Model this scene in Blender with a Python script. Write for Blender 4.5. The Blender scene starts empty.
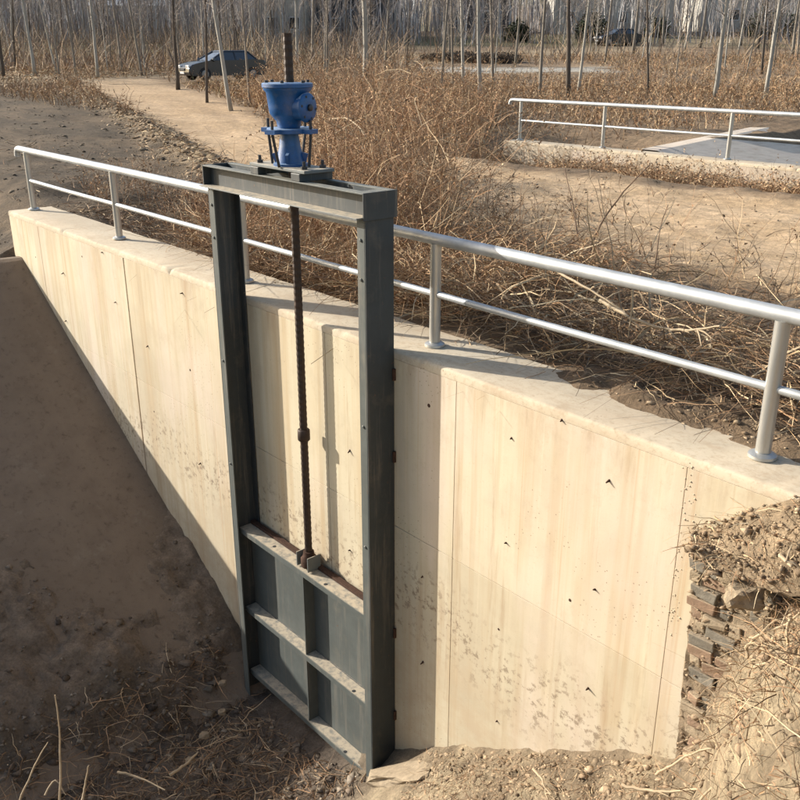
import bpy, bmesh, math, random
import numpy as np
from mathutils import Vector, Matrix, noise as mnoise

# ------------------------------------------------------------------ camera, world, sun, exposure
C = bpy.data.collections.new("place"); bpy.context.scene.collection.children.link(C)
scene = bpy.context.scene
CAMZ = 2.216
PITCH = 0.3672
FPX = 909.5
cam_data = bpy.data.cameras.new("camera"); cam = bpy.data.objects.new("camera", cam_data)
C.objects.link(cam); scene.camera = cam
cam_data.sensor_width = 36; cam_data.lens = FPX / 800 * 36
cam_data.clip_start = 0.05; cam_data.clip_end = 2000
cam.location = (0, 0, CAMZ); cam.rotation_euler = (math.pi / 2 - PITCH, 0, 0)

AZ = 0.7093                                   # the headwall runs away to the left at this angle
D = Vector((-math.sin(AZ), math.cos(AZ), 0)); N = Vector((-math.cos(AZ), -math.sin(AZ), 0))
O = Vector((3.194, 3.5, 0)); ROT = math.atan2(D.y, D.x)
SUN_EL = math.radians(22.6); a_ = math.radians(27.0)
Sh = D * math.cos(a_) + N * math.sin(a_)
SUN = Vector((Sh.x * math.cos(SUN_EL), Sh.y * math.cos(SUN_EL), math.sin(SUN_EL)))
world = bpy.data.worlds.new("World"); scene.world = world; world.use_nodes = True
nt = world.node_tree; bg = nt.nodes['Background']
sky = nt.nodes.new('ShaderNodeTexSky'); sky.sky_type = 'NISHITA'; sky.sun_disc = False
sky.sun_elevation = SUN_EL; sky.sun_rotation = math.atan2(SUN.x, SUN.y)
sky.air_density = 1.0; sky.dust_density = 2.5; sky.ozone_density = 1.0
nt.links.new(sky.outputs[0], bg.inputs[0]); bg.inputs[1].default_value = 0.125
sd = bpy.data.lights.new("sun", 'SUN'); sun = bpy.data.objects.new("sun", sd); C.objects.link(sun)
sd.energy = 4.6; sd.angle = math.radians(0.55); sd.color = (1.0, 0.955, 0.88)
sun.rotation_euler = (-SUN).to_track_quat('-Z', 'Y').to_euler(); sun.location = (-20, 10, 20)
scene.view_settings.view_transform = 'Standard'; scene.view_settings.look = 'None'
scene.view_settings.exposure = 0.95; scene.view_settings.gamma = 1.0

rng = np.random.default_rng(7); random.seed(7)

# ------------------------------------------------------------------ helpers
def w(s, e, z=0.0):                           # wall frame (along wall, out of wall, up) -> world
    return O + D * s + N * e + Vector((0, 0, z))
def to_wall(x, y):
    return ((x - O.x) * D.x + (y - O.y) * D.y, (x - O.x) * N.x + (y - O.y) * N.y)
def ray(px, py):
    a = -(py - 400) / FPX
    return Vector(((px - 400) / FPX, math.cos(PITCH) + a * math.sin(PITCH), -math.sin(PITCH) + a * math.cos(PITCH)))
def at_y(px, py, y):
    r = ray(px, py); return Vector((0, 0, CAMZ)) + r * (y / r.y)
def at_e(px, py, e):
    r = ray(px, py); o = Vector((0, 0, CAMZ)); q = O + N * e
    return o + r * ((q - o).dot(N) / r.dot(N))

def smooth(a, b, x):
    t = np.clip((x - a) / (b - a), 0, 1); return t * t * (3 - 2 * t)
_perm = rng.random((256, 256))
def vnoise(x, y):
    xi = np.floor(x).astype(int); yi = np.floor(y).astype(int); fx = x - xi; fy = y - yi
    fx = fx * fx * (3 - 2 * fx); fy = fy * fy * (3 - 2 * fy)
    g = lambda i, j: _perm[i & 255, j & 255]
    return (g(xi, yi) * (1 - fx) + g(xi + 1, yi) * fx) * (1 - fy) + (g(xi, yi + 1) * (1 - fx) + g(xi + 1, yi + 1) * fx) * fy
def fbm(x, y, o=4):
    r = 0; a = .5
    for i in range(o):
        r = r + a * (vnoise(x + 17.3 * i, y + 9.1 * i) - .5); x = x * 2.03; y = y * 2.03; a *= .5
    return r

def far_rise(y):
    return np.where(y > 22, 0.0046 * np.maximum(y - 22, 0) ** 1.5, 0) * (y < 118) + (y >= 118) * (0.0046 * 96 ** 1.5 + smooth(140, 260, y) * 16)
def road_near(s): return np.interp(s, [-60, 9, 15, 19.5, 26.2, 36.7, 42.8, 48], [-3.9, -4.1, -4.9, -6.2, -8.6, -11.7, -13.2, -15.2])
def road_far(s): return np.interp(s, [-60, 7, 10, 16, 24, 31.4, 39.5, 45, 50], [-10.4, -9.6, -9.1, -9.8, -11.2, -14.2, -17.0, -18.7, -19.6])
def road_mask(s, e):
    n = fbm(s * .9, e * .9) * 1.2
    a = smooth(-.5, .5, road_near(s) + n - e); b = smooth(-.5, .5, e - road_far(s) + n)
    return a * b * (1 - smooth(47.5, 50.5, s))
def height(s, e, rough=True):
    s = np.asarray(s, float); e = np.asarray(e, float)
    x = O.x + D.x * s + N.x * e; y = O.y + D.y * s + N.y * e
    rm = road_mask(s, e)
    n1 = fbm(s * .8, e * .8) ; n2 = fbm(s * 4, e * 4, 3); n3 = fbm(s * 13, e * 13, 2)
    # behind the wall
    zb = -.03 + far_rise(y)
    zb = zb + (1 - rm) * (n1 * .22 + (n2 * .10 + n3 * .04) * np.where((s > 11) & (e > road_near(s)), .5, 1)) * smooth(-.3, -1.2, e)
    zb = zb + rm * (n1 * .05 + n2 * .03 + n3 * .018)
    zb = zb + (.075 + n2 * .16 + n3 * .08) * smooth(3.9, 2.7, s) * smooth(-.02, -.30, e) * smooth(-1.6, -.5, e)
    rc = (e - road_near(s)) / (road_far(s) - road_near(s) - 1e-6)
    zb = zb + rm * .05 * (np.sin(rc * 14 + n1 * 5) * .5 + np.sin(rc * 55 + n1 * 16) * .25)
    zb = zb + .22 * np.exp(-((e - road_near(s) - .5) / .45) ** 2) * smooth(13, 17, s) * (.6 + 2 * np.abs(n2))   # berm of clods at the road edge
    zb = zb - .35 * np.exp(-((e + 1.6) / 1.0) ** 2) * smooth(5.5, 7.5, s) * (1 - smooth(13, 16, s))                # ditch behind the rail
    zb = zb - .55 * smooth(-9.8, -12.8, e) * smooth(-18, -15, e) * smooth(18.5, 15.5, s)
    # second canal, behind the far headwall
    can = (1 - .0) * smooth(-14.2, -14.5, e) * (1 - smooth(-36, -30, e) * 0) * smooth(-62, -50, e)
    zc = np.interp(s, [-9, -6, -2, 3.0, 12.3, 13.0], [0, -.4, -3.5, -3.5, -.55, 0])
    zb = zb + can * zc
    zb = zb + .5 * smooth(-21, -22, e) * 0
    # in front of the wall
    sp = s + .62 * (e - .27)
    slab = np.interp(s, [6.7, 7.0, 13.2, 13.3, 40], [-4.62, -4.56, -.76, -.66, -.5])
    bank = np.interp(sp, [-9, -1.5, 1.0, 1.25, 1.45, 1.60, 1.70, 1.78, 2.0, 4.0, 4.75, 5.2, 6.2, 7.2],
                         [.9, .35, -.12, -.45, -.70, -1.1, -1.6, -2.02, -2.15, -3.5, -4.08, -4.30, -4.5, -4.6])
    bank = bank + (n2 * .16 + n3 * .07 + n1 * .12) * (1 - smooth(4.5, 8, sp) * .3)
    mud = slab - .06 + (.16 + n1 * .5 + n2 * .24 + n3 * .12 + fbm(s * 31, e * 31, 2) * .05) * smooth(-2.5, -4.0, slab)
    k = smooth(6.6, 7.3, s); zf = bank * (1 - k) + mud * k
    zf = zf + smooth(13.2, 13.8, s) * (n1 * .2 + n2 * .1)
    t = smooth(-.06, .12, e)
    t = np.where(s > 13.6, smooth(-1.2, .9, e), t)
    return zb * (1 - t) + zf * t
def H(s, e): return float(height(np.array([s]), np.array([e]))[0])
def Hxy(x, y):
    s, e = to_wall(x, y); return H(s, e)
def ground_at(px, py):                        # where a line of sight meets the ground
    r = ray(px, py); t = 8.0; o = Vector((0, 0, CAMZ)); last = None
    ts = np.linspace(7, 240, 2400) / r.y
    X = r.x * ts; Y = r.y * ts; Z = CAMZ + r.z * ts
    s = (X - O.x) * D.x + (Y - O.y) * D.y; e = (X - O.x) * N.x + (Y - O.y) * N.y
    hh = height(s, e); i = np.argmax((hh > Z) & (e < -.5))
    if not ((hh > Z) & (e < -.5)).any(): i = len(ts) - 1
    return Vector((X[i], Y[i], hh[i]))

class MB:
    def __init__(self): self.v = []; self.f = []; self.c = None
    def add(self, vs, fs):
        b = len(self.v); self.v += [Vector(p) for p in vs]; self.f += [tuple(i + b for i in f) for f in fs]; return self
    def box(self, a, b, m=None):
        x0, y0, z0 = a; x1, y1, z1 = b
        vs = [Vector(p) for p in ((x0, y0, z0), (x1, y0, z0), (x1, y1, z0), (x0, y1, z0), (x0, y0, z1), (x1, y0, z1), (x1, y1, z1), (x0, y1, z1))]
        if m is not None: vs = [m @ p for p in vs]
        return self.add(vs, [(0, 3, 2, 1), (4, 5, 6, 7), (0, 1, 5, 4), (1, 2, 6, 5), (2, 3, 7, 6), (3, 0, 4, 7)])
    def tube(self, pts, r, n=10, caps=True):
        pts = [Vector(p) for p in pts]; rs = r if isinstance(r, (list, tuple)) else [r] * len(pts)
        vs = []; fs = []; up = None
        for i, p in enumerate(pts):
            t = (pts[min(i + 1, len(pts) - 1)] - pts[max(i - 1, 0)]).normalized()
            if up is None: up = t.orthogonal().normalized()
            u = (up - t * up.dot(t)); u = u.normalized() if u.length > 1e-6 else t.orthogonal().normalized(); up = u; q = t.cross(u)
            for k in range(n):
                a = 2 * math.pi * k / n; vs.append(p + (u * math.cos(a) + q * math.sin(a)) * rs[i])
        for i in range(len(pts) - 1):
            for k in range(n):
                fs.append((i * n + k, i * n + (k + 1) % n, (i + 1) * n + (k + 1) % n, (i + 1) * n + k))
        if caps:
            fs.append(tuple(reversed(range(n)))); fs.append(tuple((len(pts) - 1) * n + k for k in range(n)))
        return self.add(vs, fs)
    def lathe(self, prof, c, axis=(0, 0, 1), n=28):
        ax = Vector(axis).normalized(); u = ax.orthogonal().normalized(); q = ax.cross(u); c = Vector(c)
        vs = []; fs = []
        for r, h in prof:
            for k in range(n):
                a = 2 * math.pi * k / n; vs.append(c + ax * h + (u * math.cos(a) + q * math.sin(a)) * r)
        for i in range(len(prof) - 1):
            for k in range(n): fs.append((i * n + k, i * n + (k + 1) % n, (i + 1) * n + (k + 1) % n, (i + 1) * n + k))
        fs.append(tuple(reversed(range(n)))); fs.append(tuple((len(prof) - 1) * n + k for k in range(n)))
        return self.add(vs, fs)
    def build(self, name, mat, parent=None, base=(0, 0, 0), smoothf=False, bevel=0.0, frame='wall'):
        me = bpy.data.meshes.new(name); b = Vector(base)
        if parent is not None: b = Vector(BASE[root_of(parent)])
        me.from_pydata([tuple(p - b) for p in self.v], [], self.f); me.update()
        if smoothf:
            me.polygons.foreach_set('use_smooth', [True] * len(me.polygons))
            try: me.set_sharp_from_angle(angle=math.radians(40))
            except Exception: pass
        o = bpy.data.objects.new(name, me); C.objects.link(o)
        if mat: me.materials.append(mat)
        if parent is not None: o.parent = parent
        else:
            if frame == 'wall': o.location = w(*b); o.rotation_euler = (0, 0, ROT)
            else: o.location = b
            BASE[o.name] = tuple(b)
        if bevel:
            md = o.modifiers.new('bevel', 'BEVEL'); md.width = bevel; md.segments = 2; md.limit_method = 'ANGLE'; md.angle_limit = math.radians(35)
        return o
BASE = {}
def root_of(o):
    while o.parent is not None: o = o.parent
    return o.name
def tag(o, label=None, cat=None, group=None, kind=None):
    if label: o['label'] = label
    if cat: o['category'] = cat
    if group: o['group'] = group
    if kind: o['kind'] = kind
    return o
def thing(name, label, cat, base=(0, 0, 0), group=None, frame='wall', rotz=0):
    o = bpy.data.objects.new(name, None); C.objects.link(o); o.empty_display_size = .2
    if frame == 'wall': o.location = w(*base); o.rotation_euler = (0, 0, ROT)
    else: o.location = base; o.rotation_euler = (0, 0, rotz)
    BASE[o.name] = tuple(base) if frame == 'wall' else (0, 0, 0)
    return tag(o, label, cat, group)

def np_mesh(name, V, F, mat, col=None, smoothf=False):
    """V (n,3); F (m,k) all faces the same size."""
    me = bpy.data.meshes.new(name); k = F.shape[1]
    me.vertices.add(len(V)); me.vertices.foreach_set('co', V.astype(np.float32).ravel())
    me.loops.add(F.size); me.loops.foreach_set('vertex_index', F.astype(np.int32).ravel())
    me.polygons.add(len(F)); me.polygons.foreach_set('loop_start', np.arange(0, F.size, k, dtype=np.int32))
    me.polygons.foreach_set('loop_total', np.full(len(F), k, dtype=np.int32))
    if smoothf: me.polygons.foreach_set('use_smooth', np.ones(len(F), bool))
    me.update(calc_edges=True); me.validate()
    if col is not None:
        a = me.color_attributes.new('Col', 'FLOAT_COLOR', 'POINT')
        cc = np.ones((len(V), 4), np.float32); cc[:, :3] = col; a.data.foreach_set('color', cc.ravel())
    me.materials.append(mat); return me
def link_mesh(name, me, parent=None):
    o = bpy.data.objects.new(name, me); C.objects.link(o)
    if parent is not None: o.parent = parent
    return o

# ------------------------------------------------------------------ materials
class NT:
    def __init__(self, name):
        self.m = bpy.data.materials.new(name); self.m.use_nodes = True; self.t = self.m.node_tree
        self.b = self.t.nodes['Principled BSDF']; self.tc = self.t.nodes.new('ShaderNodeTexCoord')
    def n(self, typ, **kw):
        x = self.t.nodes.new(typ)
        for k, v in kw.items():
            if k in x.inputs: x.inputs[k].default_value = v
            else: setattr(x, k, v)
        return x
    def l(self, a, b): self.t.links.new(a, b)
    def mapping(self, scale, coord='Object', rot=(0, 0, 0), loc=(0, 0, 0)):
        mp = self.n('ShaderNodeMapping'); mp.inputs['Scale'].default_value = scale; mp.inputs['Rotation'].default_value = rot; mp.inputs['Location'].default_value = loc
        self.l(self.tc.outputs[coord], mp.inputs[0]); return mp.outputs[0]
    def noise(self, vec, scale, detail=6, rough=.6, dist=0):
        x = self.n('ShaderNodeTexNoise'); x.inputs['Scale'].default_value = scale; x.inputs['Detail'].default_value = detail
        x.inputs['Roughness'].default_value = rough; x.inputs['Distortion'].default_value = dist
        if vec is not None: self.l(vec, x.inputs['Vector'])
        return x.outputs['Fac']
    def ramp(self, fac, stops, interp='LINEAR'):
        r = self.n('ShaderNodeValToRGB'); r.color_ramp.interpolation = interp
        els = r.color_ramp.elements
        while len(els) < len(stops): els.new(.5)
        for el, (p, c) in zip(els, stops):
            el.position = p; el.color = (*c, 1) if len(c) == 3 else c
        self.l(fac, r.inputs[0]); return r.outputs[0]
    def mix(self, f, a, b, mode='MIX'):
        x = self.n('ShaderNodeMix', data_type='RGBA', blend_type=mode)
        for i, v in ((0, f), (6, a), (7, b)):
            if hasattr(v, 'is_linked') or hasattr(v, 'links'): self.l(v, x.inputs[i])
            else: x.inputs[i].default_value = v if i == 0 else (*v, 1)
        return x.outputs[2]
    def math(self, op, a, b=None):
        x = self.n('ShaderNodeMath', operation=op)
        for i, v in enumerate((a, b)):
            if v is None: continue
            if hasattr(v, 'links'): self.l(v, x.inputs[i])
            else: x.inputs[i].default_value = v
        return x.outputs[0]
    def bump(self, h, strength=.4, dist=.01, normal=None):
        x = self.n('ShaderNodeBump'); x.inputs['Strength'].default_value = strength; x.inputs['Distance'].default_value = dist
        self.l(h, x.inputs['Height'])
        if normal is not None: self.l(normal, x.inputs['Normal'])
        return x.outputs[0]
    def done(self, col=None, rough=.8, metal=0, normal=None, spec=.4):
        if col is not None:
            if hasattr(col, 'links'): self.l(col, self.b.inputs['Base Color'])
            else: self.b.inputs['Base Color'].default_value = (*col, 1)
        if hasattr(rough, 'links'): self.l(rough, self.b.inputs['Roughness'])
        else: self.b.inputs['Roughness'].default_value = rough
        if hasattr(metal, 'links'): self.l(metal, self.b.inputs['Metallic'])
        else: self.b.inputs['Metallic'].default_value = metal
        self.b.inputs['Specular IOR Level'].default_value = spec
        if normal is not None: self.l(normal, self.b.inputs['Normal'])
        return self.m

def concrete_mat(name, base, dark, stain, streaks=True, dirt=0.5):
    m = NT(name)
    co = m.mapping((1, 1, 1))
    big = m.noise(co, .9, 5, .55, .3); mid = m.noise(co, 5, 6, .6); fine = m.noise(co, 60, 4, .7)
    c = m.mix(m.ramp(big, [(.35, (0, 0, 0)), (.68, (1, 1, 1))]), base, dark)
    if streaks:
        st = m.noise(m.mapping((4.5, 1, .16)), 1.6, 5, .6, .2)
        c = m.mix(m.ramp(st, [(.46, (0, 0, 0)), (.68, (.9, .9, .9))]), c, stain)
        st2 = m.noise(m.mapping((13, 1, .25), loc=(3, 0, 5)), 1.2, 4, .6)
        c = m.mix(m.ramp(st2, [(.56, (0, 0, 0)), (.8, (.5, .5, .5))]), c, tuple(min(1, x * 1.22) for x in base))
        st3 = m.noise(m.mapping((22, 1, .12), loc=(8, 0, 2)), 1.0, 3, .6)
        c = m.mix(m.ramp(st3, [(.63, (0, 0, 0)), (.72, (.55, .55, .55))]), c, (.42, .27, .15))
    c = m.mix(m.ramp(mid, [(.5, (0, 0, 0)), (.75, (.35, .35, .35))]), c, tuple(x * .72 for x in base))
    if streaks:
        oi = m.n('ShaderNodeObjectInfo')
        c = m.mix(1.0, c, m.ramp(oi.outputs['Random'], [(0, (.94, .92, .92)), (.35, (1.0, 1.0, .95)), (.7, (1.03, 1.0, .98)), (1, (.90, .88, .84))]), 'MULTIPLY')
        rs = m.noise(m.mapping((7, 1, .5), loc=(4, 0, 9)), 1.0, 8, .7)
        c = m.mix(m.ramp(rs, [(.58, (0, 0, 0)), (.72, (.6, .6, .6))]), c, (.28, .18, .095))
        pk = m.noise(m.mapping((1.4, 1, .5), loc=(9, 0, 1)), .9, 4, .6)
        c = m.mix(m.ramp(pk, [(.5, (0, 0, 0)), (.7, (.5, .5, .5))]), c, (.56, .46, .38))
        gp_ = m.noise(m.mapping((1, 1, 1), loc=(3, 3, 3)), 34, 6, .75)
        c = m.mix(m.ramp(gp_, [(.58, (0, 0, 0)), (.72, (.35, .35, .35))]), c, (.33, .26, .17))
    else:
        g1 = m.noise(m.mapping((1, 1, 1), loc=(3, 3, 3)), 26, 8, .8)
        c = m.mix(m.ramp(g1, [(.50, (0, 0, 0)), (.66, (.6, .6, .6))]), c, (.30, .225, .14))
        g2 = m.noise(m.mapping((1, 2, 1), loc=(6, 1, 3)), 2.4, 9, .78)
        c = m.mix(m.ramp(g2, [(.50, (0, 0, 0)), (.66, (.7, .7, .7))]), c, (.36, .27, .175))
    # small air holes and spatter
    vo = m.n('ShaderNodeTexVoronoi'); vo.inputs['Scale'].default_value = 26; m.l(m.mapping((1, 1, 1), loc=(2, 1, 4)), vo.inputs['Vector'])
    holes = m.math('LESS_THAN', vo.outputs['Distance'], .13)
    gate = m.math('GREATER_THAN', m.noise(m.mapping((1, 1, 1), loc=(5, 5, 1)), 1.1, 3, .6), .56)
    hole = m.math('MULTIPLY', holes, gate)
    c = m.mix(m.math('MULTIPLY', hole, .6), c, (.14, .095, .06))
    # splashed mud band
    if dirt:
        sp = m.noise(m.mapping((1, 1, 1.4), loc=(1, 0, 3)), 1.5, 10, .8)
        sx = m.n('ShaderNodeSeparateXYZ'); m.l(m.tc.outputs['Object'], sx.inputs[0])
        zr = m.n('ShaderNodeMapRange'); zr.inputs['From Min'].default_value = 2.9; zr.inputs['From Max'].default_value = 1.8; m.l(sx.outputs['Z'], zr.inputs['Value'])
        zs = m.math('MULTIPLY', m.ramp(sp, [(.44, (0, 0, 0)), (.58, (1, 1, 1))]), zr.outputs[0])
        c = m.mix(m.math('MULTIPLY', zs, dirt), c, (.38, .28, .175))
        # a line of dark spatter at old mud level, and brown-grey blotches
        bd = m.n('ShaderNodeMapRange'); bd.interpolation_type = 'SMOOTHSTEP'; wv = m.math('ADD', sx.outputs['Z'], m.math('MULTIPLY', m.noise(m.mapping((1, 1, .2)), .7, 4, .6), 1.2))
        bd.inputs['From Min'].default_value = .55; bd.inputs['From Max'].default_value = 0.0; m.l(m.math('ABSOLUTE', m.math('SUBTRACT', wv, 3.25)), bd.inputs['Value'])
        spk = m.ramp(m.noise(m.mapping((1, 1, 1), loc=(7, 2, 1)), 17, 5, .7), [(.54, (0, 0, 0)), (.62, (1, 1, 1))])
        c = m.mix(m.math('MULTIPLY', m.math('MULTIPLY', spk, bd.outputs[0]), .75), c, (.17, .12, .075))
        bl = m.ramp(m.noise(m.mapping((1, 1, .8), loc=(2, 7, 1)), 1.7, 9, .75), [(.55, (0, 0, 0)), (.68, (.6, .6, .6))])
        c = m.mix(bl, c, (.40, .32, .22))
        ed = m.n('ShaderNodeMapRange'); ed.inputs['From Min'].default_value = 4.45; ed.inputs['From Max'].default_value = 4.9; m.l(sx.outputs['Z'], ed.inputs['Value'])
        en = m.ramp(m.noise(m.mapping((3, 1, .6), loc=(1, 9, 1)), 1.6, 9, .75), [(.48, (0, 0, 0)), (.66, (.75, .75, .75))])
        c = m.mix(m.math('MULTIPLY', ed.outputs[0], en), c, (.33, .24, .15))
    h = m.math('ADD', m.math('MULTIPLY', fine, .35), m.math('ADD', mid, m.math('MULTIPLY', hole, -2)))
    return m.done(c, .88, 0, m.bump(h, .35, .006), .3)
M = {}
M['concrete'] = concrete_mat('cream_concrete', (.525, .462, .335), (.45, .385, .275), (.42, .325, .205))
M['concrete_top'] = concrete_mat('worn_concrete_top', (.49, .415, .30), (.41, .33, .23), (.34, .26, .17), streaks=False, dirt=0)
M['concrete_grey'] = concrete_mat('grey_tan_concrete', (.50, .415, .31), (.40, .34, .26), (.36, .30, .22), dirt=0)

M['concrete_pale'] = concrete_mat('pale_grey_concrete', (.60, .52, .42), (.52, .46, .37), (.45, .38, .30), dirt=0)
m = NT('muddy_slab'); co = m.mapping((1, 1, 1))
a = m.noise(co, .5, 6, .6, .4); b = m.noise(co, 3.2, 7, .65)
c = m.mix(m.ramp(a, [(.3, (0, 0, 0)), (.7, (1, 1, 1))]), (.225, .168, .118), (.18, .132, .09))
c = m.mix(m.ramp(b, [(.45, (0, 0, 0)), (.75, (.6, .6, .6))]), c, (.14, .102, .07))
st = m.noise(m.mapping((.5, 3, 1)), 1.2, 5, .6)
c = m.mix(m.ramp(st, [(.5, (0, 0, 0)), (.8, (.5, .5, .5))]), c, (.23, .175, .12))
spz = m.noise(co, 11, 9, .8); c = m.mix(m.ramp(spz, [(.54, (0, 0, 0)), (.66, (.7, .7, .7))]), c, (.09, .066, .045))
c = m.mix(m.ramp(m.noise(m.mapping((1, 1, 1), loc=(5, 1, 1)), 1.9, 8, .75), [(.58, (0, 0, 0)), (.66, (.6, .6, .6))]), c, (.24, .19, .14))
M['slab'] = m.done(c, .88, 0, m.bump(spz, .6, .03, m.bump(m.noise(co, 60, 6, .7), .5, .008)), .2)

def vcol_mat(name, rough=.9, scale=9, bump=.5, dist=.02, spec=.2, vary=.5, trans=0):
    m = NT(name); at = m.n('ShaderNodeAttribute'); at.attribute_name = 'Col'
    co = m.mapping((1, 1, 1))
    n1 = m.noise(co, scale, 8, .7)
    f = m.ramp(n1, [(.25, (1 - vary,) * 3), (.75, (1 + vary * .6,) * 3)])
    c = m.mix(1.0, at.outputs['Color'], f, 'MULTIPLY')
    if name == 'earth':
        fn = m.noise(co, 38, 9, .8)
        c = m.mix(1.0, c, m.ramp(fn, [(.3, (.62,) * 3), (.5, (1,) * 3), (.72, (1.35,) * 3)]), 'MULTIPLY')
        nb = m.bump(m.math('ADD', m.noise(co, 13, 8, .75), m.math('MULTIPLY', fn, .6)), .9, .045)
        return m.done(c, rough, 0, nb, spec)
    nb = m.bump(m.noise(co, scale * 2.2, 8, .75), bump, dist) if bump else None
    return m.done(c, rough, 0, nb, spec)
M['ground'] = vcol_mat('earth', scale=6, bump=.7, dist=.035)
M['weed'] = vcol_mat('dry_stems', scale=3, bump=0, vary=.25, rough=.75, spec=.15)
M['stones'] = vcol_mat('clods', scale=25, bump=.5, dist=.01)
M['bark_v'] = vcol_mat('bark_twigs', scale=8, bump=0, vary=.3)

def simple(name, col, rough=.5, metal=0, var=.25, scale=8, bump=.15, dist=.003, spec=.5, dust=None, dustamt=.5, stretch=(1, 1, 1)):
    m = NT(name); co = m.mapping(stretch); n1 = m.noise(co, scale, 6, .65)
    c = m.mix(m.ramp(n1, [(.3, (0, 0, 0)), (.72, (1, 1, 1))]), col, tuple(x * (1 - var) for x in col))
    r = rough; me = metal
    if name in ('shaded_grey_steel', 'sunlit_grey_steel', 'dusty_grey_steel'):
        rn = m.noise(m.mapping((9, 9, .5)), 1.6, 6, .7)
        c = m.mix(m.ramp(rn, [(.52, (0, 0, 0)), (.72, (.5, .5, .5))]), c, (.20, .17, .13))
        ch = m.noise(m.mapping((1, 1, 1), loc=(3, 1, 2)), 22, 7, .75)
        c = m.mix(m.ramp(ch, [(.64, (0, 0, 0)), (.68, (.8, .8, .8))]), c, (.13, .06, .03))
        r = m.math('ADD', rough - .08, m.math('MULTIPLY', rn, .3))
    if dust:
        g = m.n('ShaderNodeNewGeometry'); sx = m.n('ShaderNodeSeparateXYZ'); m.l(g.outputs['Normal'], sx.inputs[0])
        n2 = m.noise(co, scale * 2.3, 6, .7)
        up = m.math('MULTIPLY', m.math('GREATER_THAN', sx.outputs['Z'], .6), m.ramp(n2, [(.3, (0, 0, 0)), (.55, (1, 1, 1))]))
        side = m.math('MULTIPLY', m.ramp(n1, [(.55, (0, 0, 0)), (.75, (1, 1, 1))]), dustamt * .4)
        f = m.math('MAXIMUM', m.math('MULTIPLY', up, dustamt), side)
        c = m.mix(f, c, dust)
        if metal: me = m.math('MULTIPLY', m.math('SUBTRACT', 1.0, f), metal)
    return m.done(c, r, me, m.bump(m.noise(co, scale * 6, 5, .7), bump, dist), spec)
M['steel'] = simple('shaded_grey_steel', (.036, .043, .044), .5, .05, .35, 5, .15, .002, .5, dust=(.30, .25, .18), dustamt=.4)  # darker copy of the frame paint; self-shade of the sides is in the colour
M['steel_dusty'] = simple('dusty_grey_steel', (.15, .16, .15), .6, 0, .3, 7, .3, .004, .4, dust=(.42, .35, .25), dustamt=.95)
M['steel_sunlit'] = simple('sunlit_grey_steel', (.092, .100, .090), .55, 0, .35, 4, .1, .002, .4, dust=(.30, .27, .2), dustamt=.5)  # brighter copy of the same paint; sunlight on flanges and leaf painted in
M['galv'] = simple('galvanised_steel', (.47, .48, .47), .5, .5, .35, 6, .06, .001, .5)
M['galv_post'] = simple('weathered_galvanised_steel', (.52, .51, .47), .38, .7, .3, 10, .08, .001, .5, stretch=(1, 1, .2))
M['blue'] = simple('blue_enamel', (.001, .078, .25), .42, 0, .5, 12, .35, .003, .6, dust=(.42, .50, .54), dustamt=.4)
M['screw'] = simple('rusty_screw', (.060, .038, .026), .6, .3, .5, 20, .5, .003, .4)
M['rust'] = simple('rust', (.075, .040, .026), .9, 0, .5, 30, .6, .004, .2)
M['darkmetal'] = simple('dark_bolt_steel', (.05, .05, .055), .45, .6, .3, 12)
M['straw_branch'] = simple('pale_dry_branch', (.46, .35, .22), .7, 0, .35, 14, .4, .003, .25)
M['brown_branch'] = simple('brown_dry_branch', (.20, .13, .08), .8, 0, .35, 14, .4, .003, .25)
M['brick_red'] = simple('old_red_brick', (.285, .19, .125), .9, 0, .4, 16, .7, .008, .2, dust=(.36, .28, .185), dustamt=1.0)
M['brick_grey'] = simple('old_grey_brick', (.20, .175, .135), .9, 0, .4, 16, .7, .008, .2, dust=(.38, .29, .19), dustamt=.5)
M['brick_tan'] = simple('muddy_tan_brick', (.35, .275, .185), .95, 0, .4, 16, .8, .01, .1)
M['mortar'] = simple('old_mortar', (.29, .22, .145), .95, 0, .4, 20, .8, .01, .1)
M['bark_pale'] = simple('pale_poplar_bark', (.40, .37, .31), .85, 0, .45, 3.5, .5, .01, .2, stretch=(1, 1, .35))
M['bark_mid'] = simple('grey_brown_bark', (.25, .215, .17), .85, 0, .4, 3.5, .5, .01, .2, stretch=(1, 1, .35))
M['bark_dark'] = simple('dark_bark', (.11, .088, .068), .85, 0, .4, 3.5, .5, .01, .2, stretch=(1, 1, .35))
M['twig'] = simple('winter_twigs', (.33, .28, .235), .85, 0, .4, 3, 0, .01, .2)
M['car_paint'] = simple('dark_grey_car_paint', (.045, .05, .055), .25, .3, .15, 2, 0, .001, .6)
M['car_glass'] = simple('car_glass', (.03, .035, .04), .08, 0, .1, 2, 0, .001, .9)
M['headlight'] = simple('headlight_lens', (.75, .75, .72), .15, .1, .1, 2, 0, .001, .8)
M['tyre'] = simple('tyre_rubber', (.02, .02, .02), .8, 0, .3, 10, 0)
M['rim'] = simple('alloy_rim', (.22, .22, .22), .4, .6, .2, 8, 0)
M['black_car'] = simple('black_car_paint', (.018, .018, .022), .25, .2, .1, 2, 0, .001, .6)
M['render_pale'] = simple('pale_plaster', (.46, .43, .37), .9, 0, .2, .6, .2, .01, .2)
M['render_grey'] = simple('dark_grey_boards', (.085, .085, .09), .9, 0, .3, .6, .2, .01, .2)
M['roof_metal'] = simple('pale_metal_roof', (.62, .62, .60), .5, .2, .2, 1, .2, .01, .3)
M['roof_tile'] = simple('grey_brown_roof', (.17, .13, .11), .9, 0, .3, 3, .4, .02, .2)
M['window_dark'] = simple('dark_window_glass', (.03, .035, .04), .15, 0, .1, 2, 0)
M['frame_white'] = simple('white_window_frame', (.6, .6, .58), .6, 0, .1, 2, 0)

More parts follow.
